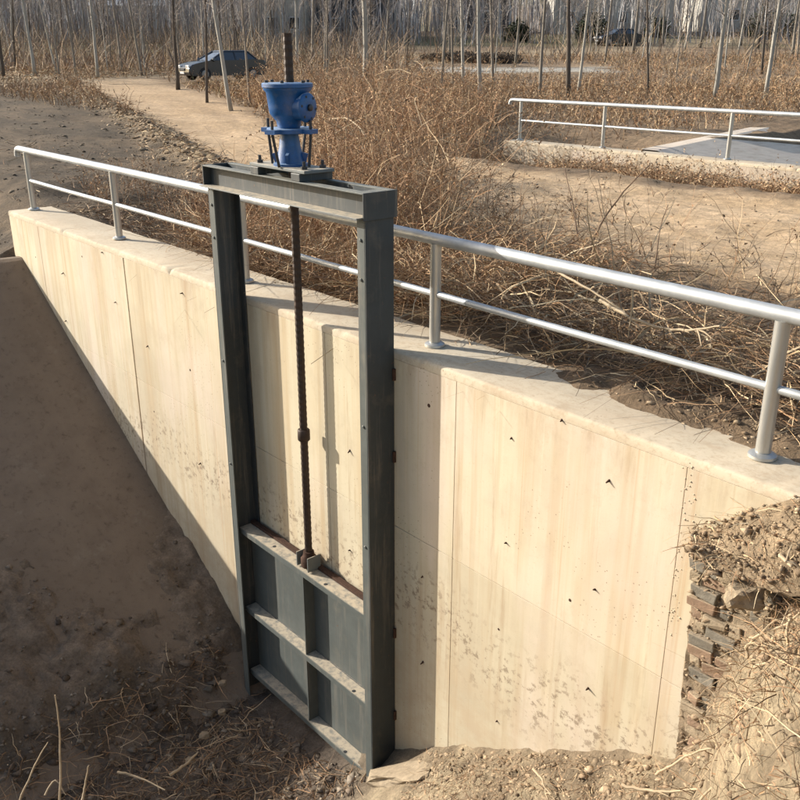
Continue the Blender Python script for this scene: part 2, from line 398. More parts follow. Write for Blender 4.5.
# ------------------------------------------------------------------ the ground: one sheet
def axis(lo, hi, dlo, dhi, fine, grow=1.09):
    a = list(np.arange(dlo, dhi, fine)); st = fine; x = dhi
    while x < hi: a.append(x); st *= grow; x += st
    a.append(hi); st = fine; x = dlo - fine; b = []
    while x > lo: b.append(x); st *= grow; x -= st
    b.append(lo); return np.array(sorted(b + a))
SA = axis(-260, 420, 0.0, 14.5, .05, 1.035); EA = axis(-420, 200, -4.2, 2.6, .05, 1.035)
S, Eg = np.meshgrid(SA, EA, indexing='ij')
Z = height(S, Eg)
X = O.x + D.x * S + N.x * Eg; Y = O.y + D.y * S + N.y * Eg
V = np.stack([X, Y, Z], -1).reshape(-1, 3)
def lerp(a, b, t): return a * (1 - t[..., None]) + b * t[..., None]
c3 = lambda *a: np.array(a)
def ground_colour(S, Eg, X, Y, Z):
    n = fbm(S * .5, Eg * .5); n2 = fbm(S * 3, Eg * 3)
    col = lerp(c3(.21, .145, .088), c3(.30, .21, .125), smooth(-.2, .25, n + .5 * n2))             # dry field
    field_far = smooth(60, 80, Y) * smooth(.0, .2, fbm(X * .05, Y * .05) + .1)
    col = lerp(col, c3(.20, .19, .085), field_far * .6)
    dark = smooth(9.5, 12.5, S) * (Eg > road_near(S) - .2) * smooth(62, 48, S)
    col = lerp(col, lerp(c3(.068, .049, .029), c3(.128, .090, .053), smooth(-.25, .3, n2 + n)), dark * .95)
    berm = np.exp(-((Eg - road_near(S) - .5) / .5) ** 2) * smooth(12, 16, S) * smooth(-.1, .15, n2 + .05)
    col = lerp(col, c3(.36, .27, .165), berm * .7)
    rm = road_mask(S, Eg)
    rc = lerp(c3(.54, .375, .215), c3(.64, .455, .275), smooth(-.2, .2, n + n2))
    wt = smooth(30, 14, S)
    rc = rc * (.80 + .2 * wt)[..., None]
    trk = smooth(.1, .35, fbm(S * .25, (Eg - road_near(S)) * 2.2))
    rc = lerp(rc, c3(.30, .21, .13), trk * .45 * (.4 + .6 * smooth(14, 28, S)))
    col = lerp(col, rc, rm)
    lane = smooth(57, 59, Y) * smooth(64, 62, Y) * (X > 2) * (X < 13)
    col = lerp(col, c3(.42, .38, .31), lane)
    straw_bank = smooth(48, 50.5, S) * smooth(60, 54, S) * smooth(-9, -12, Eg)
    col = lerp(col, c3(.38, .29, .18), straw_bank * .7)  # pale dry grass bank beyond the end of the track
    # in front of the wall
    f = smooth(.0, .12, Eg)
    sp = S + .62 * (Eg - .27)
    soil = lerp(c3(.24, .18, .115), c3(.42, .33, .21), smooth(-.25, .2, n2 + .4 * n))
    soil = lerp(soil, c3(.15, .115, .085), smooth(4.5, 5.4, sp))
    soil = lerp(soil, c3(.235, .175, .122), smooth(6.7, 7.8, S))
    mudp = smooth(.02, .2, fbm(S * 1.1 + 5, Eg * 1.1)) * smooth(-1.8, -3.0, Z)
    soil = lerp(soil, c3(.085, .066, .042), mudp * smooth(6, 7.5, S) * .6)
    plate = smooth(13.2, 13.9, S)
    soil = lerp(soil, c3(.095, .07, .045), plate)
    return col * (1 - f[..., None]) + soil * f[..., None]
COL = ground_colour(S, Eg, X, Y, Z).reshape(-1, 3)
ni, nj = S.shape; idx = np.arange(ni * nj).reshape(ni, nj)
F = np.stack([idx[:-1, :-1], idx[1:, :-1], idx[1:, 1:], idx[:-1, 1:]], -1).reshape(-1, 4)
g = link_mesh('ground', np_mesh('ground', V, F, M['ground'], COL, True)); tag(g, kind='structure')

# ------------------------------------------------------------------ headwall
def headwall(label, s0, s1, e_front, e_back, ztop, zbot, joints, row, mats, flip=False, endcap=0.0):
    t = thing('concrete_headwall', label, 'wall', (s1, (e_front + e_back) / 2, zbot))
    fb = e_front - .014
    MB().box((s0, e_back + .02, zbot), (s1 - .012, fb - .001, ztop - .075)).build('wall_core', mats[0], t)
    # cap: profile swept with worn, chipped front edge
    cap = MB(); ns = int((s1 - s0) / .05); prof = []
    for i in range(ns + 1):
        s = s0 + (s1 - s0) * i / ns
        n = mnoise.noise(Vector((s * 1.3, 0, 1))); n2 = mnoise.noise(Vector((s * 7, 3, 1))); n3 = mnoise.noise(Vector((s * 19, 9, 1)))
        r = .016 + max(0, n2) * .012 + max(0, n3 - .2) * .11 + max(0, mnoise.noise(Vector((s * 34, 4, 1))) - .2) * .03
        k = 1 - max(0, (i / ns - .985) / .015) * endcap
        bz = n * .006
        eb = e_back + .012 * n2
        ring = [(s, eb, ztop - .07), (s, eb, ztop - .03 + bz), (s, eb + .03, ztop - .004 + bz), (s, (eb + e_front) / 2, ztop + bz + .003 * n3),
                (s, e_front - r * 1.4, ztop + bz), (s, e_front - r * .45, ztop - r * .35), (s, e_front + .001, ztop - r * 1.1), (s, e_front + .001, ztop - .07)]
        b = len(cap.v); cap.v += [Vector(p) for p in ring]
        if i:
            q = b - 8
            for j in range(8): cap.f.append((q + j, q + (j + 1) % 8, b + (j + 1) % 8, b + j))
        if i == 0: cap.f.append(tuple(range(b, b + 8)))
        if i == ns: cap.f.append(tuple(reversed(range(b, b + 8))))
    cap.build('wall_cap', mats[1], t, smoothf=True)
    rows = [(ztop - .072, row), (row, zbot)]
    for (za, zb) in rows:
        for (ja, jb, ga, gb) in joints:
            p = MB(); p.box((ja + ga, fb, zb + .0022), (jb - gb, e_front, za - (.0008 if za > -.2 else .0022)))
            o = p.build('wall_panel', mats[0], t, bevel=.003)
    return t
wall = headwall('long cream concrete headwall with stained face beneath the near railing', -3.0, 13.5, .267, -.40, 0.0, -4.9,
    [(-3, 2.0, 0, .0012), (2.0, 3.95, .0012, .002), (3.95, 5.6, .002, .003), (5.6, 7.06, .003, .003), (7.06, 9.61, .003, .013), (9.61, 12.35, .013, .003), (12.35, 13.488, .003, 0)], -1.572, (M['concrete'], M['concrete_top']))
# protruding form-tie ends: each a little bent wire stub throwing its own shadow
ties = []
for s in (2.55, 3.43):
    for z in (-.33, -1.16, -1.98, -2.8): ties.append((s + random.uniform(-.05, .05), z + random.uniform(-.03, .03)))
ties += [(2.77, -1.37), (9.97, -.68), (8.18, -.22), (8.16, -1.09), (9.18, -1.05), (10.87, -.26), (11.6, -.6), (11.74, -1.3), (9.2, -1.9), (8.1, -2.2), (4.25, -.35),
         (4.3, -1.9), (5.27, -1.07), (5.98, -1.42), (5.3, -2.1), (5.96, -.4), (4.28, -2.75), (2.95, -.06), (12.6, -.55), (10.2, -.1)]
for q_, (s, z) in enumerate(ties):
    if q_ % 5 in (1, 3) and q_ > 3:
        r_ = random.uniform(.010, .018)
        MB().lathe([(r_, 0), (r_ * .9, .0025), (r_ * .3, .003)], (s, .2665, z), (0, 1, 0), 10).build('tie_hole_plug', M['rust'], wall); continue
    L = random.uniform(.014, .05); a = random.uniform(-1, 1)
    MB().tube([(s, .255, z), (s + L * .3 * a, .267 + L * .7, z - L * random.uniform(-.2, .9))], [.012, .004], 6).build('tie_wire_stub', M['rust'], wall)
# pale repair strip / spalled concrete lumps along the right edge
for k in range(60):
    s = 1.97 + random.gauss(0, .022); z = random.uniform(-1.25, -.03)
    r = random.uniform(.003, .008)
    MB().lathe([(r * .9, 0), (r, r * .3), (r * .4, r)], (s, .266, z), (0.2 * random.random(), 1, .2), 6).build('mortar_spatter', M['concrete_top'], wall)

# ------------------------------------------------------------------ canal side slab (in its own shade)
t = thing('canal_side_slab', 'brown mud-coated sloping concrete lining lying in shade left of the sluice gate', 'slope lining', (13.2, .27, -.65))
mb = MB(); nS, nE = 40, 24
def slab_pt(i, j, dz=0):
    f = i / nS; e = .269 + 5.0 * (j / nE); s = 13.19 - 6.35 * f; z = -.65 - .62 * (13.19 - s) + dz
    s2 = s + (e - .269) * .18 * (1 - f)
    z += .03 * mnoise.noise(Vector((s * .7, e * .7, 0))) * (j > 0) * min(1, f * 8)
    return (s2, e, z)
for i in range(nS + 1):
    for j in range(nE + 1): mb.v.append(Vector(slab_pt(i, j)))
for i in range(nS):
    for j in range(nE):
        q = i * (nE + 1) + j; mb.f.append((q, q + 1, q + nE + 2, q + nE + 1))
b = len(mb.v)
for i in (0,):
    for j in range(nE + 1): p = slab_pt(0, j); mb.v.append(Vector((p[0] + .12, p[1], p[2] - .0)));
    for j in range(nE + 1): p = slab_pt(0, j); mb.v.append(Vector((p[0] + .12, p[1], p[2] - .35)))
for j in range(nE):
    mb.f.append((j, b + j, b + j + 1, j + 1)); mb.f.append((b + j, b + nE + 1 + j, b + nE + 2 + j, b + j + 1))
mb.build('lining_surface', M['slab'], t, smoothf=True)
MB().tube([(13.22 + .18 * k, .28 + k, -.665) for k in (0, 1, 2, 3.5, 5)], .022, 8).build('slab_edge', M['concrete_grey'], t, smoothf=True)

# ------------------------------------------------------------------ sluice gate
sg = thing('sluice_gate', 'tall grey steel sluice gate frame with blue screw hoist fixed to the headwall', 'sluice gate', (5.8, .4, -4.3))
S0, S1 = 4.66, 6.96; EB, EF = .272, .545; ZT = 1.25; ZB = -4.75; PW = .10
for (a, b_, inner) in ((S0, S0 + PW, 1), (S1 - PW, S1, -1)):
    p = MB(); tk = .012
    if inner == 1: p.box((a, EB, ZB), (a + tk, EF, ZT - .19))
    else: p.box((b_ - tk, EB, ZB), (b_, EF, ZT - .19))
    post = p.build('post', M['steel'], sg, bevel=.002)
    q0, q1 = (a + tk + .0005, b_) if inner == 1 else (a, b_ - tk - .0005)
    MB().box((q0, EF - tk, ZB), (q1, EF + .001, ZT - .19)).build('flange', M['steel_sunlit'], post, bevel=.002)
    MB().box((q0, EB, ZB), (q1, EB + tk, ZT - .19)).build('flange', M['steel'], post, bevel=.002)
    for zz in (-.92, -2.65, -3.56, .0 - .2):
        sb = a - .022 if inner == 1 else b_ + .005
        MB().box((sb, .27, zz - .05), (sb + .019, .295, zz + .05)).build('anchor_lug', M['rust'], post, bevel=.003)
# top: outward facing channel in front, another behind, end plates, cross plates
def chan(e0, e1, out, nm):
    tk = .011; zt, zb = ZT, ZT - .185
    web = (e0, e0 + tk) if out > 0 else (e1 - tk, e1)
    o = MB().box((S0 - .004, web[0], zb + tk + .0005), (S1 + .004, web[1], zt - tk - .0005)).build(nm, M['steel'], sg)
    MB().box((S0 - .006, e0, zt - tk), (S1 + .006, e1, zt)).build('top_flange', M['steel_sunlit'], o, bevel=.002)
    MB().box((S0 - .006, e0, zb), (S1 + .006, e1 + (.055 if out > 0 else 0), zb + tk)).build('bottom_flange', M['steel_dusty'], o, bevel=.002)
chan(EF - .055, EF + .03, 1, 'front_beam'); chan(EB - .02, EB + .045, -1, 'rear_beam')
for (a, b_) in ((S0 - .02, S0 - .007), (S1 + .007, S1 + .02)):
    MB().box((a, EB - .02, ZT - .2), (b_, EF + .03, ZT + .002)).build('end_plate', M['steel'], sg, bevel=.002)
MB().box((S0 - .004, EB + .047, ZT - .03), (S0 + .13, EF - .057, ZT - .005)).build('corner_plate', M['steel_sunlit'], sg, bevel=.002)
MB().box((S1 - .16, EB + .047, ZT - .06), (S1 + .004, EF - .057, ZT - .04)).build('corner_plate', M['steel'], sg, bevel=.002)
for s in (5.50, 6.10):
    MB().box((s - .06, EB - .02, ZT + .001), (s + .06, EF + .03, ZT + .062)).build('cross_bar', M['steel'], sg, bevel=.004)
bp = MB().box((5.40, EB - .01, ZT + .063), (6.20, EF + .01, ZT + .088)).build('base_plate', M['steel_dusty'], sg, bevel=.004)
HC_ = (5.80, .41)
for (ds, de) in ((-.32, -.09), (-.32, .09), (.32, -.09), (.32, .09)):
    MB().tube([(HC_[0] + ds, HC_[1] + de, ZT + .085), (HC_[0] + ds, HC_[1] + de, ZT + .15)], .013, 8).tube([(HC_[0] + ds, HC_[1] + de, ZT + .0885), (HC_[0] + ds, HC_[1] + de, ZT + .112)], .026, 6).build('anchor_bolt', M['darkmetal'], bp)
# screw hoist
hz = ZT + .088
ped = MB().lathe([(.14, 0), (.14, .018), (.115, .026), (.085, .16), (.074, .25), (.074, .262)], (*HC_, hz), n=28).build('pedestal', M['blue'], sg, smoothf=True)
disc = MB()
disc.lathe([(.175, 0), (.18, .004), (.18, .034), (.175, .038)], (*HC_, hz + .255), n=36)
for k in range(4):
    a = math.radians(18 + 90 * k); u = Vector((math.cos(a), math.sin(a), 0)); v = Vector((-math.sin(a), math.cos(a), 0)); c = Vector((*HC_, hz + .257))
    mt = Matrix((( u.x, v.x, 0, c.x), (u.y, v.y, 0, c.y), (0, 0, 1, c.z), (0, 0, 0, 1)))
    disc.box((.12, -.05, 0), (.25, .05, .034), mt)
disc.build('flange_plate', M['blue'], sg, smoothf=True)
for k in range(4):
    a = math.radians(18 + 90 * k); x = HC_[0] + math.cos(a) * .235; y = HC_[1] + math.sin(a) * .235 * .7
    y = HC_[1] + math.sin(a) * .16; 
    MB().tube([(HC_[0] + math.cos(a) * .215, HC_[1] + math.sin(a) * .215, hz + .36), (HC_[0] + math.cos(a) * .215, HC_[1] + math.sin(a) * .215, hz + .25), (HC_[0] + math.cos(a) * .20, y, hz + .001)], .012, 8).build('stay_rod', M['darkmetal'], sg)
gb = MB().lathe([(.088, 0), (.095, .02), (.10, .05), (.135, .09), (.152, .115), (.158, .16), (.172, .27), (.192, .29), (.195, .305)], (*HC_, hz + .295), n=36).build('gear_housing', M['blue'], sg, smoothf=True)
MB().lathe([(.198, 0), (.203, .004), (.203, .030), (.196, .036), (.06, .040)], (*HC_, hz + .601), n=36).build('housing_cover', M['blue'], gb, smoothf=True)
for k in range(6):
    a = math.radians(60 * k + 12); c = (HC_[0] + math.cos(a) * .17, HC_[1] + math.sin(a) * .17, hz + .640)
    MB().lathe([(.016, 0), (.016, .014), (.010, .018)], c, n=6).build('cover_bolt', M['darkmetal'], gb)
axd = Vector((-.96, -.28, 0)).normalized(); bc = Vector((*HC_, hz + .455))
MB().lathe([(.105, .08), (.10, .17), (.113, .18), (.113, .198), (.10, .21), (.045, .216)], bc, axd, 28).build('shaft_boss', M['blue'], gb, smoothf=True)
MB().lathe([(.026, .21), (.026, .232), (.02, .236)], bc, axd, 16).build('input_shaft', M['darkmetal'], gb, smoothf=True)
for k in range(6):
    a = math.radians(60 * k + 20); u1 = Vector((0, 0, 1)); v1 = axd.cross(u1).normalized(); c = bc + (u1 * math.cos(a) + v1 * math.sin(a)) * .088
    MB().lathe([(.011, .195), (.011, .213), (.007, .216)], c, axd, 6).build('cover_bolt', M['darkmetal'], gb)
for k in range(8):
    a = math.radians(45 * k); MB().box((-.012, .07, 0), (.012, .125, .10), Matrix.Translation(Vector((*HC_, hz + .03))) @ Matrix.Rotation(a, 4, 'Z') @ Matrix.Rotation(-.28, 4, 'X')).build('web_rib', M['blue'], ped) if k % 2 else None
# lifting screw with thread
scr = MB(); pts = []; rs = []; z = -2.42
while z < hz + 1.03:
    pts.append((HC_[0], HC_[1] - .02, z)); rs.append(.038 if len(pts) % 2 else .0345); z += .028
scr.tube(pts, rs, 12).build('lifting_screw', M['screw'], sg, smoothf=False)
MB().lathe([(.05, 0), (.058, .01), (.058, .10), (.05, .11)], (HC_[0], HC_[1] - .02, -1.12), n=14).build('screw_coupling', M['screw'], sg, smoothf=True)
MB().lathe([(.075, 0), (.08, .01), (.08, .09), (.055, .12), (.052, .16)], (HC_[0], HC_[1] - .02, -2.44), n=18).build('nut_block', M['rust'], sg, smoothf=True)
for sd_ in (-.095, .085):
    MB().box((HC_[0] + sd_, HC_[1] - .09, -2.45), (HC_[0] + sd_ + .012, HC_[1] + .06, -2.30)).build('lifting_ear', M['steel_dusty'], sg, bevel=.003)
# gate leaf: back plate, shelves, stiffeners
leaf = MB().box((S0 + .03, .335, -4.42), (S1 - .03, .352, -2.46)).build('gate_leaf', M['steel_sunlit'], sg)
for zz, e1, nm in ((-2.46, .485, 'shelf_rib'), (-3.44, .475, 'shelf_rib'), (-4.26, .475, 'shelf_rib')):
    MB().box((S0 + .035, .353, zz - .012), (S1 - .035, e1, zz)).build(nm, M['steel_dusty'], leaf, bevel=.002)
    MB().box((S0 + .036, e1 + .0005, zz - .055), (S1 - .036, e1 + .010, zz + .002)).build('rib_lip', M['steel_sunlit'], leaf, bevel=.002)
for za, zb in ((-2.474, -3.438), (-3.454, -4.258)):
    MB().box((5.795, .353, zb), (5.807, .472, za)).build('stiffener', M['steel_sunlit'], leaf)
for zz in (-2.474, -3.454, -3.438):
    for (sa, sb) in ((S0 + .12, 5.79), (5.812, S1 - .12)):
        MB().tube([(sa + (sb - sa) * i / 26, .3545, zz + random.gauss(0, .0008)) for i in range(27)], [.005 + random.uniform(-.0015, .002) for _ in range(27)], 6).build('weld_bead', M['steel'], leaf)
for (sa, zz, ee) in ((5.45, -2.4595, .45), (5.05, -3.4395, .45), (6.35, -2.4595, .43), (5.2, -4.2595, .46)):
    MB().lathe([(.020, 0), (.018, .0015)], (sa, ee, zz), (0, 0, 1), 12).build('drain_hole', M['tyre'], leaf)
for ss in (S0 + .055, S1 - .055):
    for zz in (.9, .6, -.6, -1.7):
        MB().lathe([(.013, 0), (.013, .008), (.009, .011)], (ss, EF + .001, zz), (0, 1, 0), 6).build('guide_bolt', M['steel_sunlit'], sg)
MB().box((S0 + .035, .30, -2.459), (S1 - .035, .352, -2.43)).build('seal_bar', M['rust'], leaf)

# ------------------------------------------------------------------ railings
def railing(label, base_s, e, posts, zr=.86, r=.045, rm=.026, zm=.43, over=.28, s_end=None, z0=0.0, end_dir=1):
    t = thing('pipe_railing', label, 'railing', (posts[0], e, z0), group=None)
    s_hi = posts[0] + over * end_dir
    pts = [(s_end, e, z0 + zr)]
    k = 24
    for i in range(1, k): pts.append((s_end + (s_hi - s_end) * i / k, e, z0 + zr))
    pts += [(s_hi, e, z0 + zr), (s_hi + .05 * end_dir, e, z0 + zr - .012), (s_hi + .085 * end_dir, e, z0 + zr - .05), (s_hi + .095 * end_dir, e, z0 + zr - .11)]
    MB().tube(pts, r, 20).build('handrail', M['galv'], t, smoothf=True)
    allp = [p for p in posts if (p - s_end) * end_dir > -.01]
    for a, b in zip(posts[:-1], posts[1:]):
        MB().tube([(a - r * .6 * end_dir, e, z0 + zm), ((a + b) / 2, e, z0 + zm - .004), (b + r * .6 * end_dir, e, z0 + zm)], rm, 16).build('mid_rail', M['galv'], t, smoothf=True)
    for s in posts:
        p = MB().tube([(s, e, z0 + .006), (s, e, z0 + zr * .5), (s, e, z0 + zr - r * .72)], r * .98, 20).build('rail_post', M['galv_post'], t, smoothf=True)
        MB().lathe([(r * 1.75, 0), (r * 1.85, .006), (r * 1.8, .022), (r * 1.25, .036)], (s, e, z0 + .001), n=24).build('base_flange', M['galv_post'], p, smoothf=True)
    return t
railing('near galvanised two-bar pipe railing standing on the cream headwall', 0, -.045, [13.3, 10.37, 7.38, 4.53, 1.715, -1.1], s_end=-2.0)

# ------------------------------------------------------------------ second headwall, across the track
w2 = headwall('low weathered concrete headwall across the dirt track, half hidden by weeds', -6, 16.5, -13.55, -14.15, 0.0, -1.6,
    [(-6, 4.0, 0, .003), (4.0, 10.0, .003, .003), (10.0, 16.488, .003, 0)], -.9, (M['concrete_grey'], M['concrete_top']))
railing('far galvanised pipe railing on the headwall across the dirt track', 0, -13.9, [16.25, 13.55, 10.2, 7.2, 4.2], s_end=2.0, zr=1.0, r=.045, rm=.028, zm=.5, over=.3)
t = thing('canal_wing_slab', 'grey sloping concrete canal lining with pale top edge behind the far railing', 'slope lining', (12.2, -14.2, 0))
sl = MB(); q0 = [(12.2, -14.2, .02), (14.3, -24.5, .05), (16.5, -48, .3)]
vs = []
for (s, e, z) in q0: vs += [(s + .45, e, z - .25), (s + .45, e, z), (s, e, z), (s - 9.0, e, z - 2.85)]
fs = []
for i in range(2):
    for j in range(3): fs.append((i * 4 + j, i * 4 + j + 1, i * 4 + 5 + j, i * 4 + 4 + j))
sl.add(vs, fs); sl.build('lining_surface', M['concrete_pale'], t)

# ------------------------------------------------------------------ brick pier and mound at the right
bpier = thing('brick_pier', 'crumbling pier of old red and grey bricks against the right end of the headwall', 'brickwork', (1.5, .33, -2.0))
bricks = []
z = -.44; row = 0
while z > -2.35:
    s = 1.885 - (.03 if row % 2 else 0) - .0085 * row + random.uniform(-.035, .015)
    while s > .75:
        L = random.uniform(.16, .2) if (row + int(s * 10)) % 3 else random.uniform(.07, .11)
        if random.random() < .07: s -= L; continue
        x1, x0 = s, s - L; ee = .305 + random.uniform(-.015, .02) + .0035 * row + (.0 if row > 1 else .02)
        rt = Matrix.Translation(Vector(((x0 + x1) / 2, ee, z))) @ Matrix.Rotation(random.gauss(0, .04), 4, 'Z') @ Matrix.Rotation(random.gauss(0, .03), 4, 'Y') @ Matrix.Rotation(random.gauss(0, .05), 4, 'X')
        p = MB(); p.box((-L / 2 + .004, -.05, -.033), (L / 2 - .004, .05, .033), rt)
        for q in range(len(p.v)):
            p.v[q] += Vector([random.gauss(0, .0065) for _ in range(3)])
        p.build('brick', random.choice([M['brick_grey'], M['brick_red'], M['brick_red'], M['brick_tan'], M['brick_grey']]), bpier, bevel=.006)
        s -= L + .008
    z -= .079; row += 1
bk = MB(); nb_ = 40
for i in range(nb_ + 1):
    for j in range(nb_ + 1):
        s_ = 1.865 - .09 * j / nb_ - 1.2 * i / nb_; z_ = -.41 - 1.9 * j / nb_
        bk.v.append(Vector((s_, .350 + .035 * mnoise.noise(Vector((s_ * 9, z_ * 9, 3))) + .015 * mnoise.noise(Vector((s_ * 30, z_ * 30, 3))) + .045 * (j / nb_) - (.06 if i == 0 else 0), z_)))
for i in range(nb_):
    for j in range(nb_):
        q = i * (nb_ + 1) + j; bk.f.append((q, q + nb_ + 1, q + nb_ + 2, q + 1))
bk.build('mortar_backing', M['mortar'], bpier)

# ------------------------------------------------------------------ scatter makers (numpy)
def rand_unit(n):
    v = rng.normal(size=(n, 3)); return v / np.linalg.norm(v, axis=1, keepdims=True)
def ribbons(P0, Dr, L, Wd, col, K=4, bend=.25, droop=.15, taper=.75, sides=1):
    n = len(P0); B = rand_unit(n) * bend * L[:, None]; B[:, 2] -= droop * L
    t = np.linspace(0, 1, K + 1)
    P = P0[:, None, :] + Dr[:, None, :] * L[:, None, None] * t[None, :, None] + B[:, None, :] * (t ** 2)[None, :, None]
    P = P + rng.normal(size=P.shape) * (L * .018)[:, None, None] * (t > 0)[None, :, None]
    T = np.gradient(P, axis=1); T /= np.linalg.norm(T, axis=2, keepdims=True) + 1e-9
    R = rand_unit(n)[:, None, :]; U = np.cross(T, R); U /= np.linalg.norm(U, axis=2, keepdims=True) + 1e-9
    wd = (Wd[:, None] * (1 - taper * t)[None, :])[..., None] * .5
    cc = np.repeat(col[:, None, :], K + 1, 1)
    if sides == 1:
        V = np.stack([P - U * wd, P + U * wd], 2).reshape(-1, 3)
        base = (np.arange(n) * (K + 1) * 2)[:, None] + (np.arange(K) * 2)[None, :]
        F = np.stack([base, base + 1, base + 3, base + 2], -1).reshape(-1, 4); Cc = np.repeat(cc[:, :, None, :], 2, 2).reshape(-1, 3)
    else:
        W2 = np.cross(T, U)
        V = np.stack([P + U * wd, P + (-.5 * U + .866 * W2) * wd, P + (-.5 * U - .866 * W2) * wd], 2).reshape(-1, 3)
        base = (np.arange(n) * (K + 1) * 3)[:, None] + (np.arange(K) * 3)[None, :]
        F = np.stack([np.stack([base + a, base + b, base + 3 + b, base + 3 + a], -1) for a, b in ((0, 1), (1, 2), (2, 0))], 2).reshape(-1, 4)
        Cc = np.repeat(cc[:, :, None, :], 3, 2).reshape(-1, 3)
    return V, F, Cc, P
def leaves(Pc, size, col):
    n = len(Pc); a = rand_unit(n); b = np.cross(a, rand_unit(n)); b /= np.linalg.norm(b, axis=1, keepdims=True) + 1e-9
    a = a * size[:, None]; b = b * size[:, None] * .45
    V = np.stack([Pc - a, Pc + b, Pc + a, Pc - b], 1).reshape(-1, 3)
    F = np.arange(n * 4).reshape(n, 4); return V, F, np.repeat(col[:, None, :], 4, 1).reshape(-1, 3)
def join(parts):
    Vs, Fs, Cs = [], [], []; o = 0
    for p in parts:
        Vs.append(p[0]); Fs.append(p[1] + o); Cs.append(p[2]); o += len(p[0])
    return np.concatenate(Vs), np.concatenate(Fs), np.concatenate(Cs)
def palette(n, cols, jit=.18):
    cols = np.array(cols); i = rng.integers(0, len(cols), n)
    return np.clip(cols[i] * (1 + rng.normal(size=(n, 1)) * jit), .01, .9)
BROWN = [(.29, .175, .095), (.36, .225, .125), (.43, .295, .165), (.20, .12, .065), (.54, .40, .24), (.33, .19, .10)]
RED = [(.34, .195, .105), (.42, .26, .15), (.26, .15, .085), (.38, .235, .135)]
STRAW = [(.50, .39, .24), (.56, .45, .29), (.42, .31, .18), (.34, .24, .14)]
DARKB = [(.12, .08, .05), (.16, .11, .07), (.22, .15, .09), (.30, .22, .14)]
def wpos(s, e, dz=0):
    z = height(s, e); return np.stack([O.x + D.x * s + N.x * e, O.y + D.y * s + N.y * e, z + dz], -1)
def plants(s, e, hgt, width, pal, nbr=5, branch=.45, lean=.35, leafn=2, leafsize=.03, K=5, pal_leaf=None, dz=0):
    n = len(s); P0 = wpos(s, e, -.02 + dz)
    Dr = rng.normal(size=(n, 3)) * lean; Dr[:, 2] = 1; Dr /= np.linalg.norm(Dr, axis=1, keepdims=True)
    V, F_, Cc, P = ribbons(P0, Dr, hgt, width, palette(n, pal), K, .28, .12)
    parts = [(V, F_, Cc)]
    if nbr:
        idx = np.repeat(np.arange(n), nbr); k = rng.integers(1, K + 1, len(idx)); root = P[idx, k]
        Db = rng.normal(size=(len(idx), 3)) * .8; Db[:, 2] = np.abs(Db[:, 2]) * .6 + .35; Db /= np.linalg.norm(Db, axis=1, keepdims=True)
        Lb = hgt[idx] * branch * rng.uniform(.4, 1.1, len(idx))
        V2, F2, C2, P2 = ribbons(root, Db, Lb, width[idx] * .6, palette(len(idx), pal), 3, .35, .15); parts.append((V2, F2, C2))
        if leafn:
            j = rng.integers(0, len(idx), len(idx) * leafn); q = P2[j, rng.integers(1, 4, len(j))] + rng.normal(size=(len(j), 3)) * .015
            parts.append(leaves(q, rng.uniform(.4, 1.2, len(j)) * leafsize, palette(len(j), pal_leaf or pal)))
    return parts
def tangle(s, e, L, width, pal, zlift, K=5, up=.25, dz=0):
    n = len(s); P0 = wpos(s, e, 0); P0[:, 2] += rng.uniform(0, 1, n) * zlift + dz
    Dr = rng.normal(size=(n, 3)); Dr[:, 2] = np.abs(Dr[:, 2]) * up + up * .5; Dr /= np.linalg.norm(Dr, axis=1, keepdims=True)
    V, F_, Cc, P = ribbons(P0, Dr, L, width, palette(n, pal), K, .5, .35); return [(V, F_, Cc)]
def stuff(name, parts, label, cat, mat='weed'):
    V, F_, Cc = join(parts); o = link_mesh(name, np_mesh(name, V, F_, M[mat], Cc)); return tag(o, label, cat, kind='stuff')
def uni(a, b, n): return rng.uniform(a, b, n)
def clump_pts(n, s0, s1, e0, e1, nc, sig):
    cs = uni(s0, s1, nc); ce = uni(e0, e1, nc); k = rng.integers(0, nc, n)
    return np.clip(cs[k] + rng.normal(size=n) * sig, s0, s1), np.clip(ce[k] + rng.normal(size=n) * sig, e0, e1)

# weeds directly behind the near railing
parts = []
s = uni(.2, 9.6, 8500); e = -.42 - np.abs(rng.normal(size=8500)) * 1.25 - .1; e = np.maximum(e, road_near(s) + .1)
s2 = s; parts += tangle(s2, e, uni(.25, .8, 8500), uni(.004, .011, 8500), BROWN + DARKB, .22)
s = uni(4.6, 9.8, 7500); e = uni(-3.2, -.5, 7500); hk = np.interp(s, [4.6, 8], [.5, 1])
parts += tangle(s, e, uni(.3, .95, 7500) * hk, uni(.005, .012, 7500), BROWN, .4, up=.45)
s, e = clump_pts(900, 5.0, 10.5, -3.4, -.7, 44, .3)
parts += plants(s, e, uni(.35, .9, 900) * np.interp(s, [5, 8.5], [.5, 1.1]), uni(.007, .013, 900), BROWN + STRAW[2:], 5, .5, .45, 2, .018)
stuff('roadside_weeds', parts, 'brown dried weeds matted behind the near railing', 'weeds')
# pale bent stalks showing above the mat
parts = []
s = uni(.5, 9.5, 420); e = uni(-2.6, -.6, 420)
parts += tangle(s, e, uni(.5, 1.4, 420) * np.interp(s, [2, 6], [.6, 1]), uni(.010, .022, 420), STRAW, .3, up=.4)
s = uni(-.5, 4.5, 520); e = uni(-1.0, -.22, 520)
parts += tangle(s, e, uni(.1, .45, 520), uni(.004, .009, 520), STRAW + BROWN, .04, up=.1)
stuff('fallen_stalks', parts, 'pale bent dry stalks lying on the weeds behind the near railing', 'dry stalks')
